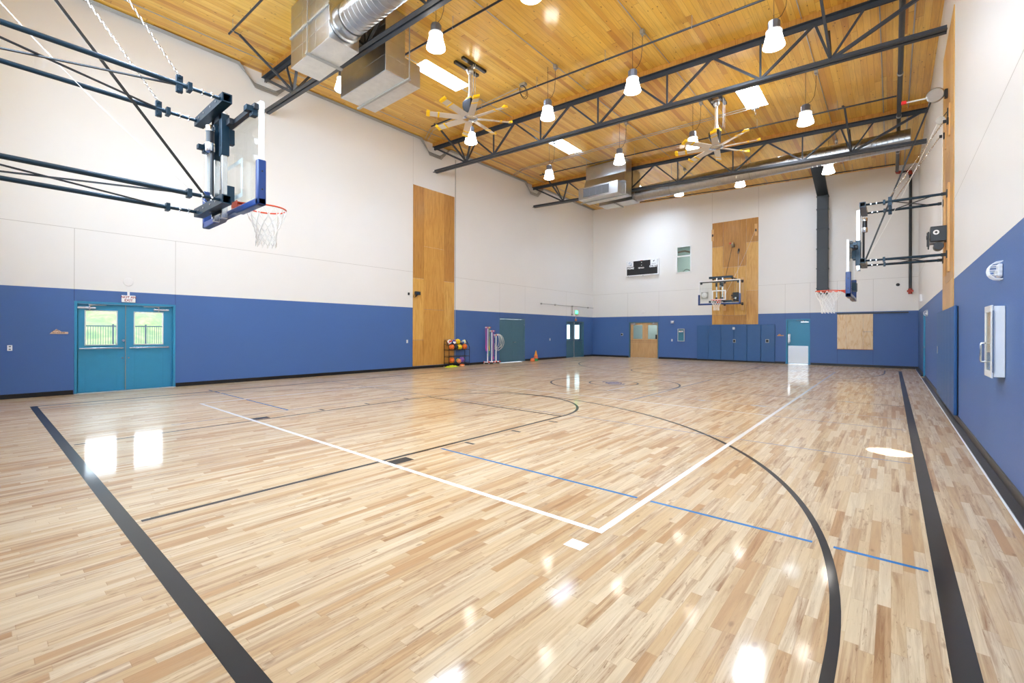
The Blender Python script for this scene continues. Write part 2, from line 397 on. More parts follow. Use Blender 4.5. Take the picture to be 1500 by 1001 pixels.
m.build('three_point_line', BLINE, floor, False)
m = MB(); arc(m, CX, CY, 1.78, 1.83, 0, 2 * PI); arc(m, CX, CY, .66, .71, 0, 2 * PI, 48); strip(m, BX0 + .1, CX - .71, CY - .02, CY + .02, z=.0007); strip(m, CX + .71, BX1 - .1, CY - .02, CY + .02, z=.0007)
m.build('centre_line', BLINE, floor, False)
VX0, VX1, VY0, VY1 = -10.66, -1.60, 2.92, 20.92
m = MB(); strip(m, VX1 - .055, VX1, VY0, VY1, z=.0014); strip(m, VX0, VX0 + .055, VY0, VY1, z=.0014); z4 = .0013
strip(m, VX0 + .055, VX1 - .055, VY0, VY0 + .055, z=.0014); strip(m, VX0 + .055, VX1 - .055, VY1 - .055, VY1, z=.0014); strip(m, VX0, VX1, 9.02, 9.07, z=.0013); strip(m, VX0, VX1, far(9.07), far(9.02), z=.0013)
strip(m, -5.49, -5.44, 10.25, 11.2, z=.0013); strip(m, -5.49, -5.44, 12.65, 13.6, z=.0013); strip(m, -1.72, -1.585, 2.60, 2.72)
m.build('volleyball_line', WLINE, floor, False)
m = MB()
for a, b in ((K1 + .06, -1.71), (-1.59, -.42), (-.30, .175), (-12.95, -12.68), (-12.5, -12.18), (-12.06, -10.7), (-10.56, -8.55)): strip(m, a, b, 3.739, 3.775, z=.0011)
for a, b in ((-12.5, -10.7), (-10.56, -8.55), (K1 + .06, -1.71), (-1.59, .175)): strip(m, a, b, far(3.772), far(3.742), z=.0011)
m.build('blue_line', CLINE, floor, False)
m = MB()
for a, b in ((-12.5, -10.7), (-10.56, -8.06), (-7.94, K1 - .06), (K1 + .02, -1.71), (-1.59, .165)):
    strip(m, a, b, 6.72, 6.75, z=.0011); strip(m, a, b, far(6.75), far(6.72), z=.0011)
strip(m, -8.56, -8.53, 1.98, 6.70, z=.0011); strip(m, -8.56, -8.53, far(6.70), far(1.98), z=.0011)
strip(m, -4.335, -4.295, 9.10, 14.75, z=.0011); strip(m, -1.59, .16, 9.0, 9.03, z=.0011); strip(m, -12.5, -10.7, 9.0, 9.03, z=.0011)
m.build('grey_line', GLINE, floor, False)
m = MB()
for a, b in ((-5.3, -4.2), (-4.0, -1.71), (-1.59, .16)): strip(m, a, b, 10.12, 10.15, z=.0011); strip(m, a, b, far(10.15), far(10.12), z=.0011)
strip(m, -2.18, -1.91, 10.05, 10.17, z=.0012); strip(m, -4.17, -4.03, 10.03, 10.15, z=.0013); strip(m, -3.2, -3.07, 10.05, 10.17, z=.0013); strip(m, -.76, -.62, 11.9, 12.02, z=.0013)
m.build('pale_line', LGLINE, floor, False)
# logo in the centre ring: a grey-lilac body between two hooked blue strokes
m = MB(); arc(m, CX - .02, CY - .02, 0.0, .20, 0, 2 * PI, 24); m.build('centre_logo_disc', gloss('lilac_court_paint', (178, 160, 168)), floor, False)
m = MB(); arc(m, CX - .13, CY + .1, .21, .27, .3 * PI, 1.15 * PI, 20, z=.0012); arc(m, CX + .13, CY - .12, .21, .27, 1.3 * PI, 2.15 * PI, 20, z=.0012); arc(m, CX, CY, .20, .24, 0, 2 * PI, 24, z=.0011)
m.build('centre_logo_stroke', gloss('slate_blue_court_paint', (92, 104, 142)), floor, False)

# baseboards
def baseb(name, segs):
    m = MB()
    for (x0, x1, y0, y1) in segs: m.box(x0, x1, y0, y1, 0, 0.10)
    return tag(m.build(name, BASE, None, True, 0.004), kind='structure')
baseb('baseboard_left', [(XL + .001, XL + .012, a, b) for a, b in ((YF, 1.48), (3.42, 16.17), (18.17, 21.98), (23.94, YB))])
baseb('baseboard_back', [(a, b, YB - .012, YB - .001) for a, b in ((XL, -11.95), (-10.12, -3.9), (-2.89, XR))])
m = MB(); rb = XR
for a, b in ((YF, 19.85), (20.95, YB)):
    m.prism([(0, 0), (-.085, 0), (-.085, .012), (-.02, .03), (-.012, .105), (0, .112)], lambda u, v, t: (rb + u, t, v), a, b)
tag(m.build('baseboard_right', BASE, None, True), kind='structure')
m = MB(); m.box(XR - .100, XR - .0855, YF, YB, 0, .004); tag(m.build('trim_1', WHT, None, False), kind='structure')

# ------------------------------------------------------------------ doors
def closer(par, x, z, y=-0.03, flip=1):
    m = MB(); m.box(x - .16, x + .16, y - .035, y, z - .022, z + .022); m.cyl((x + .05 * flip, y - .02, z), .02, .09, 12)
    m.bar((x + .05 * flip, y - .03, z + .05), (x - flip * .02 + .13 * flip, y - .015, z + .078), .02, .014); m.bar((x + .03 * flip, y - .03, z + .07), (x + .35 * flip, y + .01, z + .07), .022, .014)
    return m.build('closer', CHROME, par, True, .003)
def frame(par, w, h, mat, fw=.05, dep=.13, proud=.012):
    m = MB(); m.box(-w / 2, -w / 2 + fw, -proud, dep, 0, h); m.box(w / 2 - fw, w / 2, -proud, dep, 0, h); m.box(-w / 2 + fw, w / 2 - fw, -proud, dep, h - fw, h)
    m.box(-w / 2 + fw, -w / 2 + fw + .02, .06, dep, 0, h - fw); m.box(w / 2 - fw - .02, w / 2 - fw, .06, dep, 0, h - fw)
    return m.build('frame', mat, par, True, .003)
def leaf(par, x0, x1, z1, mat, y=.05, win=None, name='leaf', th=.045, z0=.012):
    m = MB()
    if win is None: m.box(x0, x1, y, y + th, z0, z1)
    else:
        a, b, c, d = win
        m.box(x0, a, y, y + th, z0, z1); m.box(b, x1, y, y + th, z0, z1); m.box(a, b, y, y + th, z0, c); m.box(a, b, y, y + th, d, z1)
    o = m.build(name, mat, par, True, .002)
    return o
def pushbar(par, x0, x1, z, y=.05):
    m = MB(); m.box(x0, x1, y - .075, y - .05, z - .014, z + .014); m.box(x0, x0 + .04, y - .06, y, z - .016, z + .016); m.box(x1 - .04, x1, y - .06, y, z - .016, z + .016)
    return m.build('push_bar', CHROME, par, True, .006)

(loc, rz) = LW(2.4515)
d1 = thing('door_1', 'teal double doors with clear windows opening on a grassy bank', 'door', loc, rz, None, 'structure')
frame(d1, 1.915, 2.145, TEAL, .05, .2)
for s in (-1, 1):
    x0, x1 = (-.905, -.045 + .0) if s < 0 else (-.035, .884)
    w = (-.765, -.20, 1.125, 1.935) if s < 0 else (.13, .705, 1.125, 1.93)
    l = leaf(d1, x0, x1, 2.09, TEAL, .06, w)
    m = MB(); a, b, c, dd = w
    m.box(a - .012, a + .012, .052, .06, c - .012, dd + .012); m.box(b - .012, b + .012, .052, .06, c - .012, dd + .012); m.box(a, b, .052, .06, c - .012, c + .012); m.box(a, b, .052, .06, dd - .012, dd + .012)
    m.build('glazing_bead', LGREY, l, False); m = MB(); m.box(a, b, .078, .084, c, dd); m.build('glass', GLASS, l, False)
    pushbar(l, *((-.875, -.09) if s < 0 else (.03, .825)), 1.045, .06)
    closer(l, -.745 if s < 0 else .665, 2.0, .055, 1 if s < 0 else -1)
    m = MB(); m.cyl((-.095 if s < 0 else .02, .052, .80), .016, .02, 12, 'y')
    if s < 0: m.cyl((-.08, .050, 1.225), .03, .03, 16, 'y')
    m.build('lock_cylinder', CHROME, l)
m = MB(); m.box(-.045, -.035, .04, .10, .01, 2.09); m.build('meeting_strip', GREY, d1, False)
m = MB(); m.box(-.957, .957, -.10, .14, 0, .010); m.build('threshold', STEELB, d1, False)

(loc, rz) = LW(17.17)
d2 = thing('door_2', 'plain dark teal storage double doors with a lever handle', 'door', loc, rz, None, 'structure')
frame(d2, 1.96, 2.155, TEALD, .05, .1)
for x0, x1 in ((-.93, -.003), (.003, .93)):
    l = leaf(d2, x0, x1, 2.10, TEALD, .012)
    m = MB()
    for z in (.25, 1.05, 1.85): m.cyl(((-.93 if x0 < -.5 else .93), .004, z), .01, .11, 8)
    m.build('hinge', CHROME, l)
    if x0 > -.5:
        m = MB(); m.cyl((.06, .002, .98), .03, .02, 16, 'y'); m.tube([(.06, -.0, .98), (.06, -.05, .98), (.19, -.055, .98)], .01, 8); m.build('handle', CHROME, l)

(loc, rz) = LW(22.96)
d3 = thing('door_3', 'teal double doors with daylit frosted windows in the far left corner', 'door', loc, rz, None, 'structure')
frame(d3, 1.92, 2.13, TEALD, .05, .2)
for s in (-1, 1):
    x0, x1 = (-.905, -.04) if s < 0 else (-.0, .905)
    w = (-.84, -.42, 1.09, 1.915) if s < 0 else (-.14 + .0, .42, 1.085, 1.92)
    if s > 0: w = (.10, .62, 1.085, 1.92)
    l = leaf(d3, x0, x1, 2.08, TEALD, .10, w)
    m = MB(); m.box(w[0], w[1], .118, .124, w[2], w[3]); m.build('glass', FROST, l, False)
    pushbar(l, *((-.86, -.09) if s < 0 else (.06, .86)), 1.0, .10); closer(l, -.6 if s < 0 else .6, 1.99, .095, 1 if s < 0 else -1)
m = MB(); m.box(-.06, .02, .05, .14, 0, 2.08); m.build('centre_post', STEEL, d3, True, .004)

(loc, rz) = BW(-11.03)
d4 = thing('door_4', 'oak double doors with dark upper windows in the back wall', 'door', loc, rz, None, 'structure')
frame(d4, 1.80, 2.095, TEALD, .055, .2)
for s in (-1, 1):
    x0, x1 = (-.82, .065) if s < 0 else (.07, .86)
    w = (-.655, -.08, 1.105, 1.915) if s < 0 else (.245, .825, 1.105, 1.91)
    if s > 0: w = (.245, .80, 1.105, 1.91)
    l = leaf(d4, x0, x1, 2.05, OAK, .03, w); m = MB(); m.box(w[0], w[1], .048, .054, w[2], w[3]); m.build('glass', GLASST, l, False)
    m = MB(); m.box(x0 + .02, x1 - .02, .024, .03, .985, 1.0); m.box(x0 + .02, x1 - .02, .024, .03, .90, .91); m.build('rail_groove', P('dark_oak_brown', (120, 84, 48), .6), l, False)  # thin dark brown strips across each leaf
    closer(l, -.62 if s < 0 else .66, 1.98, .026, 1 if s < 0 else -1)
m = MB(); m.box(-.90, .90, -.06, .1, 0, .008); m.build('threshold', STEELB, d4, False)

(loc, rz) = BW(-3.394)
d5 = thing('door_5', 'teal single door with tall steel kick plate in the back wall', 'door', loc, rz, None, 'structure')
frame(d5, .97, 2.135, TEAL, .06, .15)
l = leaf(d5, -.42, .425, 2.075, TEAL, .05)
m = MB(); m.box(-.40, .41, .046, .05, .03, .87); m.build('kick_plate', P('satin_kick_plate', (226, 230, 234), .22, .9), l, False)
m = MB(); m.box(-.42, -.30, .015, .05, 1.03, 1.43); m.box(-.38, -.34, -.01, .05, .96, 1.04); m.build('push_plate', CHROME, l, True, .01)
closer(l, .27, 1.99, .045, -1)

(loc, rz) = RW(20.4)
d6 = thing('door_6', 'narrow teal door far along the right wall', 'door', loc, rz, None, 'structure')
frame(d6, 1.0, 2.14, TEAL, .05, .2); l = leaf(d6, -.45, .45, 2.09, TEAL, .06); m = MB(); m.cyl((-.38, .05, 1.0), .03, .02, 12, 'y'); m.tube([(-.38, .05, 1.0), (-.38, -.01, 1.0), (-.27, -.01, 1.0)], .01); m.build('handle', CHROME, l)

# interior window high on the back wall
(loc, rz) = BW(-8.7375, 4.755)
w1 = thing('window_1', 'two-pane interior window high on the back wall', 'window', loc, rz, None, 'structure')
m = MB(); W2, H2 = .4025, 1.465
m.box(-W2, -W2 + .05, -.02, .06, 0, H2); m.box(W2 - .05, W2, -.02, .06, 0, H2); m.box(-W2, W2, -.02, .06, 0, .05); m.box(-W2, W2, -.02, .06, H2 - .05, H2); m.box(-W2, W2, -.02, .06, .88, .95)
m.build('window_frame', WHT, w1, True, .004); m = MB(); m.box(-W2 + .05, W2 - .05, .02, .026, .05, .88); m.box(-W2 + .05, W2 - .05, .02, .026, .95, H2 - .05); m.build('glass', GLASST, w1, False)
# rooms behind the back wall (seen through the glass)
RM = wallpaint('pale_teal_room_paint', (168, 178, 174), .6); RMW = wallpaint('warm_grey_room_paint', (176, 164, 152), .6)
def room(name, x0, x1, y0, y1, z0, z1):
    m = MB(); m.mat(0).quad((x0, y1, z0), (x1, y1, z0), (x1, y1, z1), (x0, y1, z1)); m.quad((x0, y0, z0), (x0, y1, z0), (x0, y1, z1), (x0, y0, z1)); m.mat(1).quad((x1, y0, z0), (x1, y1, z0), (x1, y1, z1), (x1, y0, z1))
    m.mat(0).quad((x0, y0, z0), (x1, y0, z0), (x1, y1, z0), (x0, y1, z0)); m.quad((x0, y0, z1), (x1, y0, z1), (x1, y1, z1), (x0, y1, z1))
    return tag(m.build(name, [RM, RMW], None, False), kind='structure')
room('wall_corridor', -13.4, -9.3, YB + .22, YB + 2.6, 0.0, 2.8); room('wall_mezzanine', -10.6, -6.8, YB + .22, YB + 3.6, 3.6, 6.9)
def arealight(name, loc, sx, sy, e, col=(1, .96, .9), rot=(0, 0, 0)):
    l = bpy.data.lights.new(name, 'AREA'); l.shape = 'RECTANGLE'; l.size = sx; l.size_y = sy; l.energy = e; l.color = col
    o = bpy.data.objects.new(name, l); COL.objects.link(o); o.location = loc; o.rotation_euler = rot; return o
arealight('corridor_fill', (-11.4, YB + 1.5, 2.75), 1.2, .6, 22); arealight('mezzanine_fill', (-8.6, YB + 2.0, 6.85), 1.2, .6, 40)  # unseen area lights added to brighten the rooms behind the glass
t = thing('pipe_run', 'rusty brown pipe under the mezzanine ceiling behind the upper window pane', 'pipe', (-8.9, YB + .9, 6.0))
MB().tube([(-.6, 0, .05), (-.1, 0, .1), (.25, .0, 0), (.5, 0, .0)], .05, 10).build('pipe', P('rusty_pipe', (108, 84, 66), .6), t)
t = thing('chair', 'dark round-backed chair behind the lower pane of the upper window', 'chair', (-8.95, YB + 1.1, 3.62))
MB().tube([(.24 * math.cos(a), 0, 1.18 + .28 * math.sin(a)) for a in [PI * i / 12 for i in range(13)]], .02, 8).build('backrest', BLK, t)
MB().box(-.25, .25, -.25, .25, .42, .48).build('seat', BLK, t, True, .02)
for sx in (-1, 1):
    for sy in (-1, 1): MB().bar((sx * .22, sy * .22, 0), (sx * .22, sy * .22, 1.2 if sy == 1 or True and sy > 0 else .43), .03, .03).build('leg', BLK, t)
t = thing('monitor', 'dark desk monitor seen through the right oak door window', 'monitor', (-10.9, YB + 1.9, .85))
MB().box(-.2, .2, -.02, .02, .2, .5).build('screen', BLK, t, True, .01); MB().box(-.03, .03, -.02, .02, 0, .2).build('stand', BLK, t); MB().box(-.12, .12, -.1, .1, -.0, .015).build('foot', BLK, t)
t = thing('desk', 'small desk under the monitor behind the oak doors', 'desk', (-10.9, YB + 1.95, 0)); MB().box(-.5, .5, -.3, .3, .81, .85).build('desk_top', OAK, t)
for a in (-.46, .46):
    for b in (-.26, .26): MB().bar((a, b, 0), (a, b, .81), .04, .04).build('leg', BLK, t)

# ------------------------------------------------------------------ plywood panels behind the hoops
def plyset(name, label, loc, rz, W, z0, z1, cells, notch=None, slope=0.0):
    t = thing(name, label, 'plywood panel', loc, rz)
    mats = [PLY, PLYD, PLYL]
    for (a, b, c, d, k) in cells:
        m = MB(); zt = lambda u: d + slope * u if d >= z1 - .01 else d
        g = .003
        m.hexa([(a + g, -.012, c + g), (b - g, -.012, c + g), (b - g, -.001, c + g), (a + g, -.001, c + g), (a + g, -.012, zt(a) - g), (b - g, -.012, zt(b) - g), (b - g, -.001, zt(b) - g), (a + g, -.001, zt(a) - g)])
        m.build('sheet', mats[k], t, False)
    return t
plyset('plywood_backing', 'tall plywood panel on the left wall behind the ball rack', *LW(12.165), 2.18, .115, 7.25,
       [(-1.095, -.56, .115, 1.15, 0), (-1.095, -.56, 1.15, 3.58, 2), (-1.095, -.56, 3.58, 7.25, 1), (-.56, .515, .115, 2.375, 0), (-.56, .515, 2.375, 4.9, 0), (-.56, .515, 4.9, 7.25, 0), (.515, 1.09, .115, 1.16, 0), (.515, 1.09, 1.16, 3.58, 2), (.515, 1.09, 3.58, 7.25, 1)])
plyset('plywood_backing', 'plywood panel on the back wall behind the far hoop', *BW(-6.16), 2.18, 1.90, 7.22,
       [(-1.09, -.55, 1.9, 2.4, 0), (-1.09, -.55, 2.4, 5.95, 2), (-1.09, -.55, 5.95, 7.22, 1), (-.55, .54, 1.9, 2.37, 1), (-.55, .0, 2.37, 4.85, 0), (0, .54, 2.37, 4.85, 2), (-.55, .54, 4.85, 7.22, 1), (.54, 1.09, 1.9, 3.6, 0), (.54, 1.09, 3.6, 6.02, 2), (.54, 1.09, 6.02, 7.22, 1)])
plyset('plywood_backing', 'plywood panel on the right wall behind the side hoop', *RW(12.165), 2.18, 1.9, 7.25,
       [(-1.09, -.5, 1.9, 4.4, 0), (-1.09, -.5, 4.4, 7.25, 2), (-.5, .5, 1.9, 2.45, 0), (-.5, .5, 2.45, 4.9, 1), (-.5, .5, 4.9, 7.25, 0), (.5, 1.09, 1.9, 2.45, 2), (.5, 1.09, 2.45, 5.2, 0), (.5, 1.09, 5.2, 7.25, 2)])

# ------------------------------------------------------------------ wall pads
def pads(edges, place, z0, z1, labels, group, plate=()):
    for i in range(len(edges) - 1):
        a, b = edges[i], edges[i + 1]; loc, rz = place((a + b) / 2)
        t = thing('wall_pad', labels[i], 'wall pad', loc, rz, group); w = abs(b - a) / 2 - .004
        notch = i in plate and plate[i] == 'notch'
        m = MB(); m.box(-w, w, -.058, -.013, z0, z1); m.build('cushion', PADW, t, True, .012, 3)
        m = MB(); m.box(-w, w, -.013, -.002, z0 + .01, z1 - .01); m.build('backing_board', BLK, t, False)
n6 = ['first', 'second', 'third', 'fourth', 'fifth', 'sixth']
pads([-8.0, -7.404, -6.796, -6.172, -5.569, -4.943, -4.331], lambda u: BW(u), .075, 1.88, ['navy wall pad under the far hoop, %s from the left on the back wall' % n for n in n6], 'navy pads on the back wall')
pads([14.0, 13.39, 12.78, 12.17, 11.56, 10.95, 10.345], lambda u: RW(u), .115, 1.92, ['navy wall pad on the right wall, %s counted from the back wall' % n for n in n6], 'navy pads on the right wall')
def plate(name, label, cat, loc, rz, w, h, mat=LGREY, y=-.002, group=None, det=None, th=.01):
    t = thing(name, label, cat, loc, rz, group); m = MB(); m.box(-w / 2, w / 2, y - th, y, -h / 2, h / 2); m.build('plate', mat, t, True, .003)
    if det == 'switch': MB().box(-.012, .012, y - th - .012, y - th, -.02, .02).build('toggle', WHT, t, True, .002)
    if det == 'outlet':
        for s in (-1, 1): MB().box(-.016, .016, y - th - .003, y - th, s * .028 - .014, s * .028 + .014).build('socket', P('socket_face_grey', (120, 122, 128), .5), t, True, .003)
    if det == 'box':
        MB().box(-w / 2 + .02, w / 2 - .02, y - th - .03, y - th, -h / 2 + .02, h / 2 - .02).build('dial', BLK if mat is not BLK else LGREY, t, True, .006)
    return t
def B3(x, z): return BW(x, z)
plate('power_outlet', 'steel key switch plate set in the fourth pad under the far hoop', 'switch', *BW(-6.15, 1.06), .13, .17, STEEL, -.058, None, 'box')
plate('power_outlet', 'steel key switch plate set in the rightmost back wall pad', 'switch', *BW(-4.66, 1.08), .15, .17, STEEL, -.058, None, 'box')
plate('junction_box', 'small steel box on conduit just above the back wall pads', 'box', *BW(-6.17, 1.70), .11, .12, STEEL, -.06, None, None, .05)
plate('light_switch', 'pale switch plate on blue wall just left of the tall plywood panel', 'switch', *LW(10.806, 1.094), .08, .13, LGREY, -.002, None, 'switch')
plate('light_switch', 'pale switch plate on blue left wall beyond the storage doors', 'switch', *LW(20.357, 1.081), .08, .13, LGREY, -.002, None, 'switch')
plate('light_switch', 'pale switch plate on back wall right of the oak doors', 'switch', *BW(-9.367, 1.055), .08, .13, LGREY, -.002, None, 'switch')
plate('power_outlet', 'white outlet plate low on blue wall left of the teal double doors', 'outlet', *LW(.505, 1.087), .075, .12, WHT, -.002, None, 'outlet')
plate('thermostat', 'small thermostat on the back wall left of the oak doors', 'thermostat', *BW(-12.382, 1.358), .14, .15, LGREY, -.002, None, 'box', .02)
plate('light_switch', 'small steel plate on the nearest-to-back pad of the right wall', 'switch', *RW(13.7, 1.1), .10, .16, STEEL, -.058, None, None)

# ------------------------------------------------------------------ basketball hoops
def hoop(label, loc, rz, L, drop, chain_z, strap_z, chains=True):
    """local: x along the wall, -y out to the court, z up; L = wall to cross bars"""
    t = thing('basketball_hoop', label, 'basketball hoop', loc, rz)
    ZU, ZLo = 4.09, 2.945; ax = .42
    for s in (-1, 1):
        m = MB(); m.box(s * ax - .07, s * ax + .07, -.045, -.012, 2.62, 4.28); m.build('mounting_plank', PINE, t, True, .003)
        for z in (ZU, ZLo):
            m = MB(); m.tube([(s * ax, -.10, z), (s * ax, -L + .28, z)], .0255, 12); m.tube([(s * ax, -L + .30, z), (s * ax, -L, z)], .020, 10)
            a = m.build('arm', NAVY, t)
            m = MB(); m.box(s * ax - .05, s * ax + .05, -.06, -.045, z - .07, z + .07); m.box(s * ax - .012, s * ax + .012, -.13, -.055, z - .03, z + .03); m.cyl((s * ax, -.11, z), .012, .07, 8, 'x'); m.build('bracket', BLK, a, True, .002)
            m = MB(); m.box(s * ax - .045, s * ax + .045, -L + .27, -L + .31, z - .045, z + .045)
            if z == ZU: m.box(s * ax - .02, s * ax + .02, -L + .35, -L + .41, z - .09, z + .09); m.cyl((s * ax, -L + .38, z + .07), .018, .07, 10, 'x'); m.cyl((s * ax, -L + .38, z - .07), .018, .07, 10, 'x')
            m.build('clamp', NAVY, a, True, .003)
            m = MB()
            for yy in (-L + .17, -L + .08): m.cyl((s * ax, yy, z), .012, .06, 8, 'x'); m.cyl((s * ax, yy, z), .010, .06, 8, 'z')
            m.build('bolt', CHROME, a)
    for z in (ZU, ZLo):      # thin crossed ties between each pair of arms
        m = MB(); m.bar((-ax, -.25, z), (ax, -L + .38, z + .004), .026, .012); m.bar((ax, -.25, z - .010), (-ax, -L + .38, z - .010), .026, .012)
        m.build('cross_tie', BLKSTEEL, t)
    def sq(mb, x0, x1, y, z, w=.10, th=.012):    # open square tube along x
        for (a, b, c, d) in ((y, y + w, z, z + th), (y, y + w, z + w - th, z + w), (y, y + th, z + th, z + w - th), (y + w - th, y + w, z + th, z + w - th)): mb.box(x0, x1, a, b, c, d)
    for z in (ZU, ZLo):
        m = MB(); sq(m, -.50, .50, -L - .10, z - .05); c = m.build('cross_bar', NAVY, t, False)
        m = MB()
        for xx in (-.3, -.12, .12, .3): m.cyl((xx, -L - .05, z + .052), .012, .014, 8); m.cyl((xx, -L + .003, z), .012, .014, 8, 'y')
        m.build('bolt', CHROME, c)
    zt, zb = 4.06, 2.80
    for s in (-1, 1):
        m = MB(); m.box(s * .13 - .03, s * .13 + .03, -L - .165, -L - .105, zb, zt); r = m.build('guide_rail', CHROME, t, True, .004)
        m = MB(); m.box(s * .13 - .045, s * .13 + .045, -L - .18, -L - .095, max(3.55 - drop, zb), 4.04 - drop if drop == 0 else 3.42); m.build('sleeve', NAVY, r, True, .004)
    for za in (3.98, 2.86): MB().box(-.16, .16, -L - .104, -L - .095, za, za + .07).build('rail_clip', BLKSTEEL, t)
    m = MB(); m.lathe([(.045, 3.60), (.05, 3.61), (.05, 3.70), (.042, 3.70), (.042, 3.84), (.05, 3.84), (.05, 3.90), (.045, 3.91)], 16, (0.0, -L - .03, 0)); m.mat(1).lathe([(.0425, 3.70), (.0425, 3.84)], 16, (0, -L - .03, 0), False)
    m.mat(1).cyl((0, -L - .05, 3.25), .02, .72, 10); m.build('lift_actuator', [CHROME, BLKSTEEL], t)
    # board
    yb = -L - .24; D = drop; z0, z1 = 2.90 - D, 4.0 - D; hw = .915
    b = MB()
    f = .045
    for (a, c, d, e) in ((-hw, -hw + f, z0, z1), (hw - f, hw, z0, z1), (-hw + f, hw - f, z0, z0 + f), (-hw + f, hw - f, z1 - f, z1)): b.box(a, c, yb - .045, yb, d, e)
    bd = b.build('backboard', WHT, t, True, .003)
    MB().box(-hw + f, hw - f, yb - .035, yb - .023, z0 + f, z1 - f).build('glass', GLASS, bd, False)
    m = MB(); yl = yb - .0362; zi = z0 + .17
    for (a, c, d, e) in ((-.305, .305, zi, zi + .05), (-.305, .305, zi + .41, zi + .46), (-.305, -.255, zi + .05, zi + .41), (.255, .305, zi + .05, zi + .41)): m.box(a, c, yl - .001, yl, d, e)
    m.build('target_square', WHT, bd, False)
    m = MB(); m.box(-hw + .03, hw - .03, yb, yb + .05, z1 - .09, z1 - .03); m.box(-.28, .28, yb + .05, yb + .10, z1 - .10, z1 - .03); m.build('rear_rail', BLKSTEEL, bd, True, .003)
    for s in (-1, 1):
        m = MB(); m.box(s * (hw - .10) - .04, s * (hw - .10) + .04, yb + .0, yb + .12, z1 - .12, z1 - .06); m.box(s * (hw - .10) - .04, s * (hw - .10) + .04, yb, yb + .06, z1 - .16, z1 - .121); m.build('corner_bracket', NAVY, bd, True, .003)
        for a, c in ((z0 + .12, z0 + .30), (z1 - .30, z1 - .12)): MB().box(s * .13 - .035, s * .13 + .035, yb, -L - .16, a, c).build('board_bracket', NAVY, bd, True, .003)
    m = MB(); pw = .055
    m.box(-hw - .02, -hw + pw, yb - .06, yb + .03, z0 - .05, z0 + .45); m.box(hw - pw, hw + .02, yb - .06, yb + .03, z0 - .05, z0 + .45); m.prism([(-hw - .02, z0 + .03), (-hw - .02, z0 - .05), (-.30, z0 - .05), (-.24, z0 - .03), (.24, z0 - .03), (.30, z0 - .05), (hw + .02, z0 - .05), (hw + .02, z0 + .03)], lambda u, v, q: (u, q, v), yb - .06, yb + .03)
    pd = m.build('edge_pad', PADB, bd, True, .014, 3)
    m = MB()
    for s in (-1, 1):
        for zz in (z0 + .12, z0 + .32): m.cyl((s * (hw + .021), yb - .015, zz), .009, .006, 10, 'x')
    m.build('pad_bolt', BLK, pd)
    zr = z0 + .15; yc = yb - .045 - .155 - .2286; R = .2286
    rg = thing('rim', None, None); rg.parent = t
    m = MB(); m.ring((0, yc, zr), R, .0095, 'z', 40, 10); m.build('hoop_ring', ORANGE, rg)
    m = MB(); m.box(-.09, .09, yb - .058, yb - .046, zr - .13, zr + .015); m.box(-.075, .075, yb - .20, yb - .05, zr - .012, zr + .008); m.hexa([(-.06, yb - .20, zr - .012), (.06, yb - .20, zr - .012), (.06, yb - .05, zr - .11), (-.06, yb - .05, zr - .11), (-.06, yb - .20, zr - .006), (.06, yb - .20, zr - .006), (.06, yb - .05, zr - .02), (-.06, yb - .05, zr - .02)])
    m.tube([(-.075, yb - .06, zr - .004), (-.20, yc + .11, zr - .004)], .008, 6); m.tube([(.075, yb - .06, zr - .004), (.20, yc + .11, zr - .004)], .008, 6)
    m.build('rim_plate', ORANGE, rg, True, .002)
    m = MB(); m.box(-.05, .05, yb - .2015, yb - .2005, zr - .010, zr + .006); m.build('rim_sticker', WHT, rg, False)
    # net of knotted cord
    m = MB(); n = 12; lv = [(R - .004, 0.0), (.205, .10), (.165, .18), (.135, .25), (.115, .32), (.112, .39), (.12, .45)]
    def np(i, k):
        r, dz = lv[i]; a = 2 * PI * (k + .5 * (i % 2)) / n; return Vector((r * math.cos(a), yc + r * math.sin(a), zr - .012 - dz))
    for k in range(n):
        for i in range(len(lv) - 1):
            for st in (0, 1):
                kk = k + (st if i % 2 else st - 1) if True else k
                p, q = np(i, k), np(i + 1, k + (st - 1) if i % 2 == 0 else k + st)
                mid = (p + q) / 2; cen = Vector((0, yc, mid.z)); mid += (mid - cen).normalized() * (.006 if i else .012) - Vector((0, 0, .004))
                m.tube([p, mid, q], .0062, 5, False, False)
        a = np(len(lv) - 1, k); m.tube([a, a + Vector((.006, 0, -.02)), a + Vector((-.004, .004, -.03)), a], .0062, 5, False, False)
    for k in range(n): m.ball(np(0, k), .008, 6, 4)
    m.build('net', CORD, rg)
    # hoist strap to a reel on the wall, rope over a pulley to the winch, two chains
    m = MB(); m.bar((0, -L - .02, ZLo + .06), (0, -.22, strap_z), .03, .006, (1, 0, 0)); m.build('hoist_strap', BLK, t)
    m = MB(); m.lathe([(.03, -.03), (.12, -.03), (.14, -.015), (.14, .015), (.12, .03), (.03, .03)], 28, (0, -.19, strap_z), True, 'x'); m.mat(1).box(-.05, .05, -.06, -.014, strap_z - .10, strap_z + .06); m.mat(1).box(-.015, .015, -.12, -.05, strap_z - .03, strap_z + .03)
    rl = m.build('strap_reel', [STEEL, BLK], t, True, .002)
    m = MB(); m.tube([(-.0, -.30, strap_z - .02), (-.02, -.62, strap_z + .0)], .016, 8); m.mat(1).box(-.035, .03, -.70, -.62, strap_z - .03, strap_z + .03); m.build('release_handle', [LGREY, RED], rl, True, .003)
    pz = 5.55
    m = MB(); a, b = Vector((.05, -L - .0, ZLo + .05)), Vector((.22, -.16, pz)) if chains else Vector((1.0, -.10, 6.55)); pts = []
    for i in range(13):
        f = i / 12; q = a.lerp(b, f); q.z -= .16 * math.sin(PI * f) * min(1, L / 2.2); pts.append(q)
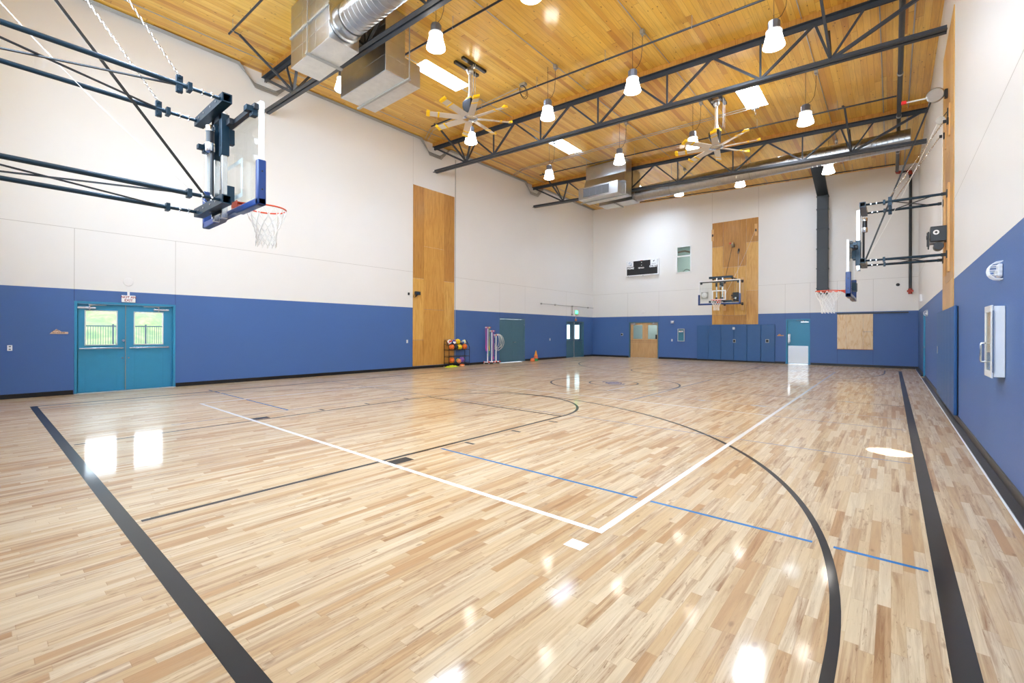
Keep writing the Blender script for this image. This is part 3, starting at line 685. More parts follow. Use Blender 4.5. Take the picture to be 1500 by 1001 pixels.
    m.tube(pts, .0045, 6); m.tube([(.26, -.10, pz), (.16, -.10, 3.48)], .005, 6); m.build('hoist_rope', CORD, t)
    m = MB(); m.lathe([(.02, -.02), (.07, -.02), (.055, 0), (.07, .02), (.02, .02)], 20, (.24, -.13, pz), True, 'x'); m.mat(1).box(.20, .28, -.04, -.014, pz + .04, pz + .20); m.mat(1).bar((.24, -.04, pz + .14), (.24, -.13, pz), .02, .012); m.build('pulley', [STEEL, BLK], t)
    for s in (-1, 1):
        if not chains:
            m = MB(); q = s * 1.02; m.box(q - .06, q + .06, -.03, -.012, chain_z - .28, chain_z + .32); m.mat(1).box(q - .03, q + .03, -.06, -.03, chain_z - .06, chain_z + .06); m.mat(1).box(q - .01, q + .01, -.11, -.05, chain_z - .03, chain_z + .03); m.build('chain_anchor', [PINE, BLK], t, True, .002)
            continue
        ca, cb = Vector((s * ax, -L + .38, ZU + .09)), Vector((s * ax, -.10, chain_z)); dv = cb - ca; dist = dv.length; d = dv / dist
        m = MB(); step = .036; nlk = int(dist / step); u = d.cross(Vector((1, 0, 0))).normalized(); v = Vector((1, 0, 0))
        for i in range(nlk):
            c = ca + d * (step * (i + .5)); e = u if i % 2 else v
            m.tube([c + d * (.024 * math.cos(q)) + e * (.010 * math.sin(q)) for q in [2 * PI * k / 8 for k in range(8)]], .0036, 4, True)
        m.build('chain', CHROME, t)
        m = MB(); m.box(s * ax - .05, s * ax + .05, -.03, -.012, chain_z - .28, chain_z + .32); m.mat(1).box(s * ax - .03, s * ax + .03, -.06, -.03, chain_z - .06, chain_z + .06); m.mat(1).box(s * ax - .01, s * ax + .01, -.11, -.05, chain_z - .03, chain_z + .03); m.build('chain_anchor', [PINE, BLK], t, True, .002)
    # electric winch on the wall
    wz = 3.06; m = MB(); m.box(.02, .30, -.27, -.014, wz + .17, wz + .46); w = m.build('winch', BLKSTEEL, t, True, .008)
    m = MB(); m.lathe([(.0, -.14), (.07, -.14), (.075, -.12), (.075, .12), (.07, .14), (0, .14)], 20, (.16, -.15, wz + .08), True, 'x'); m.build('winch_motor', BLKSTEEL, w)
    m = MB(); m.lathe([(.05, -.12), (.05, .02), (.035, .06), (.035, .10)], 18, (.16, -.17, wz + .17), True, 'y'); m.build('winch_gear', STEEL, w)
    m = MB(); m.lathe([(.0, -.008), (.045, -.008), (.045, .008), (0, .008)], 20, (.31, -.19, wz + .34), True, 'x'); m.mat(1).lathe([(0, -.01), (.024, -.01), (.024, .01), (0, .01)], 4, (.31, -.19, wz + .34), True, 'x'); m.mat(2).box(.235, .237, -.20, -.11, wz + .05, wz + .09); m.build('winch_label', [WHT, BLK, YEL], w, False)
    m = MB(); m.box(-.02, .0, -.31, -.27, wz + .12, wz + .40); m.cyl((-.01, -.30, wz + .3), .04, .03, 12, 'y'); m.box(.30, .33, -.31, -.29, wz + .02, wz + .36); m.build('winch_crank', BLK, w)
    return t
hoop('raised basketball hoop on long arms, near end, seen from behind its board', (-6.25, YF, 0), PI, 2.64, 0.0, 7.1, 6.15)
hoop('basketball hoop facing the camera on the plywood of the back wall', (-6.2, YB, 0), 0.0, 2.31, .065, 6.58, 5.95, False)
hoop('lowered basketball hoop on short arms on the right wall, seen side-on', (XR, 12.17, 0), -PI / 2, 1.25, .66, 5.45, 6.15)

# ------------------------------------------------------------------ roof trusses
TOPN = [-14.25, -12.2, -10.1, -7.8, -5.66, -3.53, -1.34, .70]; BOTN = [-12.5, -11.08, -8.97, -6.82, -4.7, -2.43, -1.05]
def zt(x): return 8.30 + SL * (x + .26) + .05      # top chord centre
def zbt(x): return 8.03 + SL * (x + 14.33)         # bottom chord centre
def truss(Y, label, first=None):
    t = thing('roof_truss', label, 'roof truss', (0, Y, 0), 0, 'charcoal steel trusses under the wood ceiling')
    def chord(name, x0, x1, zf, up):
        m = MB(); s = 1 if up else -1
        for sg in (-1, 1):
            m.hexa([(x0, sg * .016, zf(x0) - .055), (x1, sg * .016, zf(x1) - .055), (x1, sg * .024, zf(x1) - .055), (x0, sg * .024, zf(x0) - .055), (x0, sg * .016, zf(x0) + .055), (x1, sg * .016, zf(x1) + .055), (x1, sg * .024, zf(x1) + .055), (x0, sg * .024, zf(x0) + .055)])
            k = .055 * s
            m.hexa([(x0, sg * .024, zf(x0) + k - .005), (x1, sg * .024, zf(x1) + k - .005), (x1, sg * .115, zf(x1) + k - .005), (x0, sg * .115, zf(x0) + k - .005), (x0, sg * .024, zf(x0) + k + .005), (x1, sg * .024, zf(x1) + k + .005), (x1, sg * .115, zf(x1) + k + .005), (x0, sg * .115, zf(x0) + k + .005)])
        return m.build(name, TRUSS, t, False)
    chord('top_chord', -14.36, XR - .005, zt, True); chord('bottom_chord', -14.33, XR - .03, zbt, False)
    m = MB(); x0, x1 = XL + .01, XR - .01; m.hexa([(x0, -.1, zt(x0) + .06), (x1, -.1, zt(x1) + .06), (x1, .1, zt(x1) + .06), (x0, .1, zt(x0) + .06), (x0, -.1, zc(x0) - .002), (x1, -.1, zc(x1) - .002), (x1, .1, zc(x1) - .002), (x0, .1, zc(x0) - .002)]); m.build('nailer', PLYD, t, False)
    mem = []
    T = lambda x: (x, 0, zt(x)); B = lambda x: (x, 0, zbt(x) + .01)
    seq = [T(TOPN[0]), B(BOTN[0]), T(TOPN[1]), B(BOTN[1]), T(TOPN[2]), B(BOTN[2]), T(TOPN[3]), B(BOTN[3]), T(TOPN[4]), B(BOTN[4]), T(TOPN[5]), B(BOTN[5]), T(TOPN[6]), B(BOTN[6]), T(TOPN[7])]
    for i in range(len(seq) - 1): mem.append((seq[i], seq[i + 1], .07 if i in (0, 13) else .05, .06))
    for x in BOTN[1:6]: mem.append((B(x), T(x), .04, .045))
    mem.append((B(BOTN[6] - .0), T(-.45), .04, .045)); mem.append((B(BOTN[0]), T(-12.95), .04, .045))
    for p, q, w, h in mem: MB().bar(p, q, w, h, (0, 1, 0)).build('web_member', TRUSS, t, False)
    for x, xx in ((BOTN[0], -12.75), (BOTN[6], -1.15)):
        for sg in (-1, 1):
            L = 1.25 if sg < 0 else .75
            m = MB(); e = (xx, sg * L, zc(xx) - .06); m.bar((x, sg * .03, zbt(x) + .06), e, .05, .05); m.bar(e, (xx - .05, sg * (L + .1), zc(xx) - .02), .05, .02); m.build('sway_brace', TRUSS, t, False)
    return t
truss(5.6, 'nearest charcoal truss, crossing beside the large metal duct'); truss(12.13, 'middle charcoal truss, crossing the whole ceiling over mid court'); truss(18.79, 'farthest charcoal truss, crossing in front of the long round duct')

# ------------------------------------------------------------------ pendant lamps
def lampfirst(sh=0.0):
    t = thing('pendant_lamp', '', 'lamp', (0, 0, 0), 0, 'glowing pendant lamps hung under the ceiling')
    m = MB(); m.lathe([(.112, .0), (.112, .18), (.09, .205), (.03, .205)], 8, (0, 0, -1.13 + sh)); m.build('housing', P('lamp_housing_grey', (112, 116, 128), .35, .5), t, False)
    m = MB(); m.lathe([(.13, -1.14), (.136, -1.17), (.152, -1.25), (.175, -1.34), (.197, -1.42), (.20, -1.435), (.18, -1.445), (.1, -1.45), (.001, -1.452)], 28, (0, 0, sh), False); m.build('shade', LAMP, t)
    m = MB(); m.lathe([(.10, -1.12), (.145, -1.12), (.15, -1.135), (.145, -1.15), (.10, -1.15)], 28, (0, 0, sh), False); m.build('collar_ring', LGREY, t)
    m = MB(); m.tube([(0, 0, -.98 + sh), (0, 0, -.91 + sh)], .012, 8); m.tube([(0, 0, -.92 + sh), (0, 0, -.003)], .005, 6); m.build('hanger', BLK, t)
    m = MB(); m.tube([(0, 0, -.95 + sh), (.05, .01, -.90 + sh), (.13, .02, -.86 + sh), (.20, .03, -.72 + sh), (.23, .03, -.45 + sh * .8), (.235, .03, -.12)], .006, 6); m.build('cord', BLK, t)
    m = MB(); m.box(.19, .28, -.03, .09, -.13, -.03); m.cyl((.235, .03, -.16), .02, .05, 8); m.build('junction_box', GREY, t, True, .004)
    return t
LX, LY = [-10.37, -7.35, -4.83, -1.82], [5.95, 10.27, 14.6, 20.42]
rown = ['in the nearest row', 'in the row before the middle truss', 'in the row beyond the middle truss', 'in the farthest row']
coln = ['closest to the left wall', 'second from the left wall', 'third from the left wall', 'closest to the right wall']
L0 = LS = None
for j, y in enumerate(LY):
    for i, x in enumerate(LX):
        lab = 'glowing pendant lamp %s, %s' % (rown[j], coln[i])
        if j == 0 and i == 0: x, y = -11.08, 6.24
        if j == 3 or (j == 0 and i == 0):
            if LS is None: LS = lampfirst(.24); LS.location = (x, y, zc(x)); LS['label'] = lab
            else: dup(LS, (x, y, zc(x)), 0, lab)
        elif L0 is None: L0 = lampfirst(); L0.location = (x, y, zc(x)); L0['label'] = lab
        else: dup(L0, (x, y, zc(x)), 0, lab)

# ------------------------------------------------------------------ big ceiling fans
def fan(label, x, y, hz, a0):
    t = thing('ceiling_fan', label, 'ceiling fan', (x, y, hz), 0, 'eight-blade ceiling fans with yellow tips'); H = zc(x) - hz
    m = MB()
    for s in (-1, 1): m.box(s * .15 - .045, s * .15 + .045, -.45, .45, H - .075 - SL * 0, H - .012)
    m.build('mount_rail', BLK, t, False)
    m = MB(); m.ball((0, 0, H - .17), .10, 20, 12); m.box(-.15, .15, -.05, .05, H - .10, H - .06); m.build('swivel', STEEL, t)
    m = MB(); m.tube([(0, 0, H - .2), (0, 0, .62)], .045, 14); m.lathe([(.045, .72), (.07, .60), (.08, .56)], 14); m.build('downrod', ALU, t)
    m = MB(); m.box(-.07, .12, -.10, .10, .52, .565); m.cyl((0, 0, .13), .06, .10, 16); m.build('motor_bracket', YEL, t, True, .006)
    m = MB(); m.prism([(-.20, .48), (-.20, .34), (-.14, .20), (-.04, .16), (.10, .16), (.12, .52), (-.12, .52)], lambda u, v, q: (u, q, v), -.11, .11); m.build('gear_motor', BLK, t, True, .01)
    m = MB(); m.lathe([(.05, .0), (.055, .004), (.055, .0)], 20, (-.21, 0, .40), True, 'x'); m.ring((-.205, 0, .40), .05, .008, 'x', 20, 6); m.build('motor_badge', YEL, t)
    m = MB(); m.lathe([(.03, -.05), (.10, -.04), (.20, -.012), (.215, 0), (.215, .012), (.08, .03), (.05, .08)], 32); m.build('hub', CHROME, t)
    m = MB(); m.tube([(.22, -.1, H - .1), (.22, -.1, .55)], .012, 6); m.tube([(.26, -.06, H - .1), (.26, -.06, .5)], .006, 6); m.build('safety_cable', GREY, t)
    for k in range(8):
        a = math.radians(a0 + 45 * k); c, s = math.cos(a), math.sin(a)
        def fr(r, w, z): return (r * c - w * s, r * s + w * c, z)
        m = MB(); secs = [(.17, .095, .006), (.6, .09, .01), (1.12, .08, .012)]
        for i in range(2):
            (r0, w0, z0), (r1, w1, z1) = secs[i], secs[i + 1]; tl = .022
            m.hexa([fr(r0, -w0, z0 - tl), fr(r1, -w1, z1 - tl), fr(r1, w1, z1 + tl), fr(r0, w0, z0 + tl), fr(r0, -w0, z0 - tl + .012), fr(r1, -w1, z1 - tl + .012), fr(r1, w1, z1 + tl + .012), fr(r0, w0, z0 + tl + .012)])
        b = m.build('blade', ALU, t)
        m = MB(); m.hexa([fr(1.11, -.09, -.025), fr(1.21, -.085, -.02), fr(1.21, .085, .03), fr(1.11, .09, .025), fr(1.11, -.09, .02), fr(1.19, -.085, .05), fr(1.19, .085, .10), fr(1.11, .09, .07)]); m.build('tip', YEL, b, True, .006)
        m = MB(); m.hexa([fr(.85, -.09, -.020), fr(.90, -.09, -.020), fr(.90, .09, .026), fr(.85, .09, .026), fr(.85, -.09, .012), fr(.90, -.09, .012), fr(.90, .09, .054), fr(.85, .09, .054)]); m.build('band', YEL, b, False)
    return t
fan('silver eight-blade fan with yellow tips before the middle truss', -9.05, 8.93, 7.43, 8.0); fan('silver eight-blade fan with yellow tips beyond the middle truss', -4.17, 14.75, 7.18, 12.0)

# ------------------------------------------------------------------ air handling boxes and ducts
def seamed(m, x0, x1, y0, y1, z0, z1):
    m.box(x0, x1, y0, y1, z0, z1)
t = thing('air_duct_box', 'tall galvanised duct box hanging above and beyond the near hoop', 'duct box', (0, 0, 0))
Xa, Xb, Ya, Yb_, Zq = -10.58, -8.85, 4.68, 5.36, 7.5
m = MB(); m.box(Xa, Xb, Ya, Yb_, Zq, 8.90); m.build('casing', STEEL, t, True, .008)
m = MB(); m.box(Xa + .002, Xb - .002, Ya + .002, Yb_ - .002, Zq - .004, Zq); m.build('bottom_panel', STEELB, t, False)
m = MB(); m.box(Xa + .85, Xa + .92, Ya - .08, Yb_ + .08, Zq - .045, Zq - .005); m.build('support_channel', GREY, t)
m = MB(); m.box(Xa - .02, Xb + .02, Ya - .025, Ya, 8.15, 8.20); m.box(Xa + .88, Xa + .90, Ya - .06, Ya - .04, Zq - .04, 8.87); m.build('hanger_strap', GREY, t)
m = MB()
for z in (7.85, 8.2, 8.55):
    m.box(Xa - .002, Xb + .002, Ya - .003, Yb_ + .003, z - .004, z + .004)
for x in (-10.0, -9.42): m.box(x - .004, x + .004, Ya - .003, Yb_ + .003, Zq, 8.9)
m.build('sheet_joint', GREY, t, False)
t = thing('air_duct_box', 'galvanised return box just beyond the nearest truss beside the skylight', 'duct box', (0, 0, 0))
m = MB(); m.box(-10.72, -8.78, 5.98, 6.52, 7.38, 8.90); m.build('casing', STEEL, t, True, .008)
m = MB(); m.box(-10.70, -8.80, 6.52, 6.98, 7.38, 7.92); lo = m.build('grille_box', STEEL, t, True, .008)
m = MB(); m.box(-10.2, -9.3, 6.98, 6.99, 7.45, 7.84); m.build('grille', BLKSTEEL, lo, False)
m = MB(); m.box(-10.70, -8.80, 6.0, 6.97, 7.376, 7.38); m.build('bottom_panel', STEELB, t, False)
m = MB(); m.box(-10.82, -8.6, 6.50, 6.56, 7.335, 7.378); m.box(-8.64, -8.62, 6.52, 6.54, 7.34, 8.88); m.build('support_channel', GREY, t)
m = MB()
for z in (7.75, 8.1, 8.45): m.box(-10.722, -8.778, 5.977, 6.523, z - .004, z + .004)
m.build('sheet_joint', GREY, t, False)
t = thing('air_duct_box', 'galvanised box with dark grille in front of the farthest truss', 'duct box', (0, 0, 0))
m = MB(); m.box(-10.60, -8.66, 17.80, 18.36, 7.38, 8.91); m.build('casing', STEEL, t, True, .008)
m = MB(); m.box(-10.76, -8.84, 17.42, 17.80, 7.38, 7.90); lo = m.build('grille_box', STEEL, t, True, .008)
m = MB(); m.box(-10.76, -8.84, 17.422, 18.36, 7.376, 7.38); m.build('bottom_panel', STEELB, t, False)
m = MB(); gx0, gx1 = -10.50, -9.27
m.box(gx0, gx1, 17.412, 17.42, 7.46, 7.83); g = m.build('grille', P('grille_grey', (104, 106, 110), .5, .5), lo, False)
m = MB()
for k in range(14): z = 7.475 + k * .026; m.box(gx0, gx1, 17.406, 17.412, z, z + .008)
for k in range(5): x = gx0 + (gx1 - gx0) * k / 4; m.box(x - .012, x + .012, 17.402, 17.412, 7.45, 7.84)
m.build('louvre', P('louvre_grey', (120, 122, 128), .45, .3), g, False)
m = MB(); m.hexa([(-10.60, 17.60, 7.90), (-8.66, 17.60, 7.90), (-8.66, 17.80, 7.90), (-10.60, 17.80, 7.90), (-10.60, 17.78, 8.32), (-8.66, 17.78, 8.32), (-8.66, 17.80, 8.32), (-10.60, 17.80, 8.32)]); m.build('sloped_collar', STEEL, t, False)
m = MB(); m.box(-10.9, -8.6, 17.85, 17.91, 7.335, 7.378); m.box(-10.62, -8.64, 17.775, 17.80, 8.30, 8.33); m.build('support_channel', GREY, t)
t = thing('air_duct_box', 'galvanised duct box feeding the round duct behind the farthest truss', 'duct box', (0, 0, 0))
m = MB(); m.box(-10.72, -9.0, 19.2, 19.95, 7.50, 8.92); m.build('casing', STEEL, t, True, .008)
m = MB(); m.box(-10.718, -9.002, 19.202, 19.948, 7.496, 7.50); m.build('bottom_panel', STEELB, t, False)
m = MB(); m.box(-9.9, -9.84, 19.12, 20.02, 7.455, 7.495); m.build('support_channel', GREY, t)
def spiral(label, x0, x1, y, z, r):
    t = thing('round_duct', label, 'duct', (0, 0, 0)); L = x1 - x0
    m = MB(); prof = []; n = int(L / .14)
    for i in range(n + 1):
        x = x0 + L * i / n
        prof += [(r, x - .01), (r + .008, x - .004), (r + .008, x + .004), (r, x + .01)]
    m.lathe(prof, 36, (0, y, z), True, 'x'); m.build('spiral_tube', STEEL, t)
    m = MB(); m.lathe([(r, x0 - .03), (r + .05, x0 - .03), (r + .05, x0 + .01), (r + .012, x0 + .02), (r + .012, x0 + .25)], 36, (0, y, z), False, 'x'); m.build('collar', STEEL, t)
    k = max(2, int(L / 3))
    for i in range(k):
        x = x0 + L * (i + .5) / k; m = MB(); m.lathe([(r + .012, x - .02), (r + .014, x + .02)], 36, (0, y, z), False, 'x'); m.tube([(x, y, z + r), (x, y, zc(x) - .002)], .006, 6); m.build('hanger_band', GREY, t)
    return t
spiral('shiny round spiral duct running from the nearest duct box toward the right', -8.81, -.30, 5.03, 7.93, .31)
spiral('long round spiral duct behind the farthest truss', -8.96, .44, 19.6, 7.81, .31)
t = thing('wall_duct', 'black rectangular duct running down the back wall', 'duct', (0, 0, 0))
m = MB(); m.box(-2.63, -2.21, YB - .32, YB - .002, 3.25, 7.70); m.build('vertical_run', P('black_painted_duct', (38, 46, 54), .45), t, True, .006)
m = MB(); m.hexa([(-2.63, YB - .32, 7.70), (-2.21, YB - .32, 7.70), (-2.21, YB - .01, 7.70), (-2.63, YB - .01, 7.70), (-2.63, YB - 2.6, 8.42), (-2.21, YB - 2.6, 8.42), (-2.21, YB - 2.2, 8.52), (-2.63, YB - 2.2, 8.52)]); m.build('offset_run', MAT['black_painted_duct'], t, True, .006)
m = MB()
for z in (3.5, 4.4, 5.3, 6.2, 7.1, 7.68): m.box(-2.65, -2.19, YB - .34, YB - .004, z - .02, z + .02)
m.build('flange', MAT['black_painted_duct'], t, False)
m = MB(); m.box(-2.60, -2.24, YB - .33, YB - .30, 3.28, 3.46); m.build('outlet_grille', BLK, t, False)

# ------------------------------------------------------------------ sprinkler pipes and conduits
def run(name, label, cat, pts, r, mat, n=8, fit=None):
    t = thing(name, label, cat, pts[0]); o = Vector(pts[0])
    MB().tube([Vector(p) - o for p in pts], r, n).build('pipe', mat, t)
    return t, o
t, o = run('sprinkler_main', 'thick black sprinkler main along the ceiling near the right wall', 'pipe', [(.15, YF + .02, 8.19), (.15, 24.0, 8.19), (.15, 24.55, 8.19)], .055, BLKSTEEL, 12)
m = MB()
for y in (5.2, 8.6, 11.6, 15.4, 18.4, 22.0): m.lathe([(.055, y - .04), (.066, y - .035), (.066, y + .035), (.055, y + .04)], 14, tuple(Vector((.15, 0, 8.19)) - o), False, 'y'); m.tube([Vector((.15, y, 8.22)) - o, Vector((.15, y, zc(.15) - .002)) - o], .008, 6)
m.build('hanger', GREY, t)
t, o = run('sprinkler_drop', 'black sprinkler pipe with red fittings dropping down the back wall', 'pipe', [(.30, 24.85, 8.19), (.575, 24.85, 8.19), (.575, 24.85, 3.2)], .05, BLKSTEEL, 12)
m = MB()
m.tube([Vector(q) - o for q in ((.15, 24.6, 8.19), (.16, 24.80, 8.19), (.30, 24.85, 8.19))], .065, 12); m.tube([Vector(q) - o for q in ((.46, 24.85, 8.19), (.56, 24.85, 8.15), (.575, 24.85, 8.03))], .068, 12); m.tube([Vector(q) - o for q in ((.575, 24.85, 3.32), (.575, 24.85, 3.10))], .065, 12); m.box(*[v for v in (.575 - o.x - .1, .575 - o.x + .1, 24.85 - o.y - .06, 24.85 - o.y + .06, 3.18 - o.z, 3.26 - o.z)])
m.build('red_fitting', REDP, t)
for i, y in enumerate((4.05, 7.22, 10.5, 17.0, 23.8)):
    x0 = [-12.55, -12.5, -12.6, -12.6, -12.6][i]
    t, o = run('sprinkler_branch', ['thin black sprinkler pipe across the ceiling, before the nearest truss', 'thin black sprinkler pipe across the ceiling, just beyond the nearest truss', 'thin black sprinkler pipe across the ceiling, just before the middle truss', 'thin black sprinkler pipe across the ceiling, before the farthest truss', 'thin black sprinkler pipe across the ceiling, along the back wall'][i], 'pipe',
               [(x0, y, zc(x0) - .27), (.09, y, zc(.09) - .27)], .024, BLKSTEEL)
    m = MB()
    for x in (-12.3, -10.1, -7.9, -5.7, -3.5, -1.3):
        m.tube([Vector((x, y, zc(x) - .25)) - o, Vector((x, y, zc(x) - .002)) - o], .006, 6); m.ring(Vector((x, y, zc(x) - .27)) - o, .03, .005, 'x', 12, 5)
    m.build('hanger', GREY, t)
    m = MB()
    for x in (-11.2, -6.8, -2.4): m.tube([Vector((x, y, zc(x) - .27)) - o, Vector((x, y, zc(x) - .18)) - o], .014, 8)
    m.build('sprinkler_head', CHROME, t)
for i in range(4):
    dx = .035 + i * .045; z = zc(XL) - .03 - (.0 if i else 0) ; pts = [(XL + dx, YF + .05, zc(XL + dx) - .03)]
    for ty in (5.6, 12.13, 18.79): pts += [(XL + dx, ty - .75, zc(XL + dx) - .03), (XL + dx * .5 + .012, ty - .3, zc(XL) - .40 - .05 * i), (XL + dx * .5 + .012, ty + .3, zc(XL) - .40 - .05 * i), (XL + dx, ty + .75, zc(XL + dx) - .03)]
    pts += [(XL + dx, YB - .1, zc(XL + dx) - .03)]
    run('conduit', '%s grey conduit of the bundle along the top of the left wall' % ['outermost lower', 'second', 'third', 'fourth'][i] if False else 'grey conduit along the top of the left wall, %s out from the wall' % ['first', 'second', 'third', 'fourth'][i], 'conduit', pts, .014, GREY, 6)
for i, x in enumerate((-13.55, -10.13, -7.11, -5.06 + .47, -1.58)):
    run('conduit', 'thin grey conduit along the wood ceiling, %s' % ['a little out from the left wall', 'feeding the lamp column closest to the left wall', 'feeding the second lamp column from the left wall', 'feeding the third lamp column from the left wall', 'feeding the lamp column closest to the right wall'][i], 'conduit', [(x, YF + .05, zc(x) - .035), (x, 24.6, zc(x) - .035)], .011, GREY, 6)
for i, (x) in enumerate((-.12, .02 + .35)):
    run('conduit', ['thin grey conduit along the ceiling just inside the sprinkler main', 'thin grey conduit along the ceiling between the sprinkler main and right wall'][i], 'conduit', [(x - .1 if i == 0 else x, YF + .05, zc(x) - .03), (x - .1 if i == 0 else x, 24.7, zc(x) - .03)], .013, GREY, 6)
for i, (y, s) in enumerate(((10.95, .0), (11.1, 0), (16.35, 0), (16.5, 0))):
    run('conduit', 'grey conduit crossing the ceiling beside the %s fan, the %s of the pair' % (('nearer' if i < 2 else 'farther'), ('nearer' if i % 2 == 0 else 'farther')), 'conduit',
        [(XL + .25, y + .5, zc(XL) - .05), (-13.2, y, zc(-13.2) - .05), (-8.7 if i < 2 else -3.6, y - (.35 if i < 2 else .5), zc(-8.7 if i < 2 else -3.6) - .05)], .012, GREY, 6)
t = thing('junction_box', 'grey junction box with coiled black cable by the nearer fan', 'junction box', (-8.45, 10.55, zc(-8.45)))
MB().box(-.1, .1, -.06, .06, -.08, -.002).build('box', GREY, t, True, .005); m = MB(); m.ring((0, 0, -.24), .16, .008, 'x', 24, 6); m.ring((.02, 0, -.27), .19, .008, 'x', 24, 6); m.build('coiled_cable', BLK, t)
t = thing('junction_box', 'grey junction box by the farther fan', 'junction box', (-3.35, 16.0, zc(-3.35)))
MB().box(-.1, .1, -.06, .06, -.08, -.002).build('box', GREY, t, True, .005); m = MB(); m.ring((0, 0, -.18), .09, .008, 'x', 24, 6); m.build('coiled_cable', BLK, t)
t = thing('cable_channel', 'thin grey vertical conduit above the right edge of the tall plywood panel', 'conduit', (XL, 13.3, 0)); MB().tube([(.02, 0, .12), (.02, 0, zc(XL) - .3)], .013, 6).build('pipe', GREY, t)

# ------------------------------------------------------------------ signs and small wall things
(loc, rz) = LW(2.455, 2.245)
t = thing('exit_sign', 'small white NOT AN EXIT sign above the teal double doors', 'sign', loc, rz)
MB().box(-.132, .132, -.03, -.004, -.085, .085).build('panel', WHT, t, True, .006); MB().box(-.022, .022, -.02, -.002, .085, .175).build('bracket', WHT, t)
DR = P('dark_red_lettering', (150, 22, 38), .5)
text('NOT AN', .073, DR, 'lettering', t, upright(0, -.0305, .038), .001, .0018); text('EXIT', .078, DR, 'lettering', t, upright(0, -.0305, -.038), .001, .0018)
def mountain(label, loc, rz, mat, k):
    t = thing('wall_plaque', label, 'plaque', loc, rz); m = MB()
    o = [(-.155, -.055), (-.125, -.02), (-.10, .01), (-.085, .03), (-.07, .028), (-.045, .055), (-.035, .058), (-.02, .04), (-.005, .028), (.01, .03), (.025, .01), (.04, -.008), (.15, -.008), (.158, -.016), (.158, -.048), (.15, -.055)]
    m.prism([(a * k, b * k) for a, b in o], lambda u, v, q: (u, q, v), -.014, -.002); m.build('board', mat, t, False)
    m = MB(); br = P('burnt_brown_mark', (96, 56, 34), .6)
    for a, b, c, d in ((-.09, .018, -.05, .012), (-.05, .012, -.035, .045), (-.035, .045, -.01, .012), (-.01, .012, .015, .006), (-.11, -.01, -.09, .018)): m.bar((a * k, -.0145, b * k), (c * k, -.0145, d * k), .001, .009 * k, (0, 0, 1))
    for a, b in ((-.105, -.085), (-.08, -.07), (-.063, -.05), (-.035, -.015), (-.008, .02), (.028, .06), (.066, .10)): m.box(a * k, b * k, -.015, -.0142, -.036 * k, -.022 * k)
    m.build('engraving', br, t, False)
mountain('mountain-shaped wooden plaque on blue wall left of the teal double doors', *LW(1.245, 1.44), P('pale_maple', (214, 186, 164), .5), .96)
mountain('mountain-shaped wooden plaque between the pads and the single teal door', *BW(-4.115, 1.38), P('honey_maple', (222, 168, 118), .5), .92)
t = thing('smoke_detector', 'round white wall dome above the teal double doors', 'detector', *LW(2.453, 2.66)); MB().lathe([(.0, -.022), (.06, -.02), (.095, -.012), (.10, -.002)], 28, (0, 0, 0), True, 'y').build('dome', WHITE, t)
t = thing('smoke_detector', 'round white wall dome above the oak double doors', 'detector', *BW(-11.06, 2.66)); MB().lathe([(.0, -.022), (.06, -.02), (.095, -.012), (.10, -.002)], 28, (0, 0, 0), True, 'y').build('dome', WHITE, t)
t = thing('exit_sign', 'green lit EXIT sign above the far left double doors', 'sign', *LW(23.02, 2.66))
MB().box(-.16, .16, -.05, -.003, -.10, .12).build('housing', WHT, t, True, .006); MB().box(-.145, .145, -.053, -.05, -.085, .105).build('lit_face', EXITG, t, False); text('EXIT', .12, WHT, 'lettering', t, upright(0, -.0545, .01), .001, .002); MB().box(-.15, .15, -.10, -.003, -.14, -.115).build('lower_lip', GREY, t)
t = thing('door_sign', 'small orange-brown sign over the far left double doors', 'sign', *LW(23.0, 2.22)); MB().box(-.11, .11, -.02, -.004, -.07, .06).build('panel', P('orange_brown_sign', (204, 130, 74), .5), t, True, .004); MB().box(-.02, .02, -.015, -.002, .06, .18).build('bracket', WHT, t)
t = thing('wall_rail', 'thin grey conduit rail on the white wall before the far left corner', 'rail', (XL, 19.45, 3.0))
m = MB(); m.tube([(.06, 0, 0), (.06, 5.5, 0)], .016, 8); m.build('pipe', GREY, t); m = MB(); m.tube([(.03, 3.12, 0), (.03, 3.12, -.45)], .012, 6); m.box(.002, .06, 3.07, 3.17, -.52, -.44); m.build('drop_pipe', GREY, t); m = MB()
for y in (.05, 1.35, 3.12, 4.9): m.box(.002, .075, y - .03, y + .03, -.04, .04)
m.build('clip', GREY, t)
t = thing('security_camera', 'black security camera on the left edge of the tall plywood panel', 'camera', *LW(11.2, 2.98))
m = MB(); m.box(-.13, .11, -.20, -.10, -.07, .07); m.build('body', BLK, t, True, .02); m = MB(); m.lathe([(.04, -.22), (.05, -.20), (.05, -.19)], 16, (-.04, 0, 0), True, 'y'); m.build('lens', P('lens_blue', (40, 60, 84), .15), t); m = MB(); m.bar((0, -.014, -.12), (0, -.13, -.05), .04, .04); m.build('bracket', BLK, t)
m = MB(); m.tube([(0, -.05, -.10), (-.06, -.05, -.17), (-.13, -.03, -.14), (-.10, -.03, -.06)], .008, 6); m.build('cable', BLK, t)
t = thing('power_adapter', 'small black plug adapter on white wall beside the security camera', 'plug', *LW(10.86, 2.94)); MB().box(-.03, .03, -.05, -.002, -.05, .05).build('body', BLK, t, True, .006); MB().tube([(0, -.02, -.05), (.06, -.015, -.10), (.2, -.015, -.12)], .006, 6).build('cable', LGREY, t)
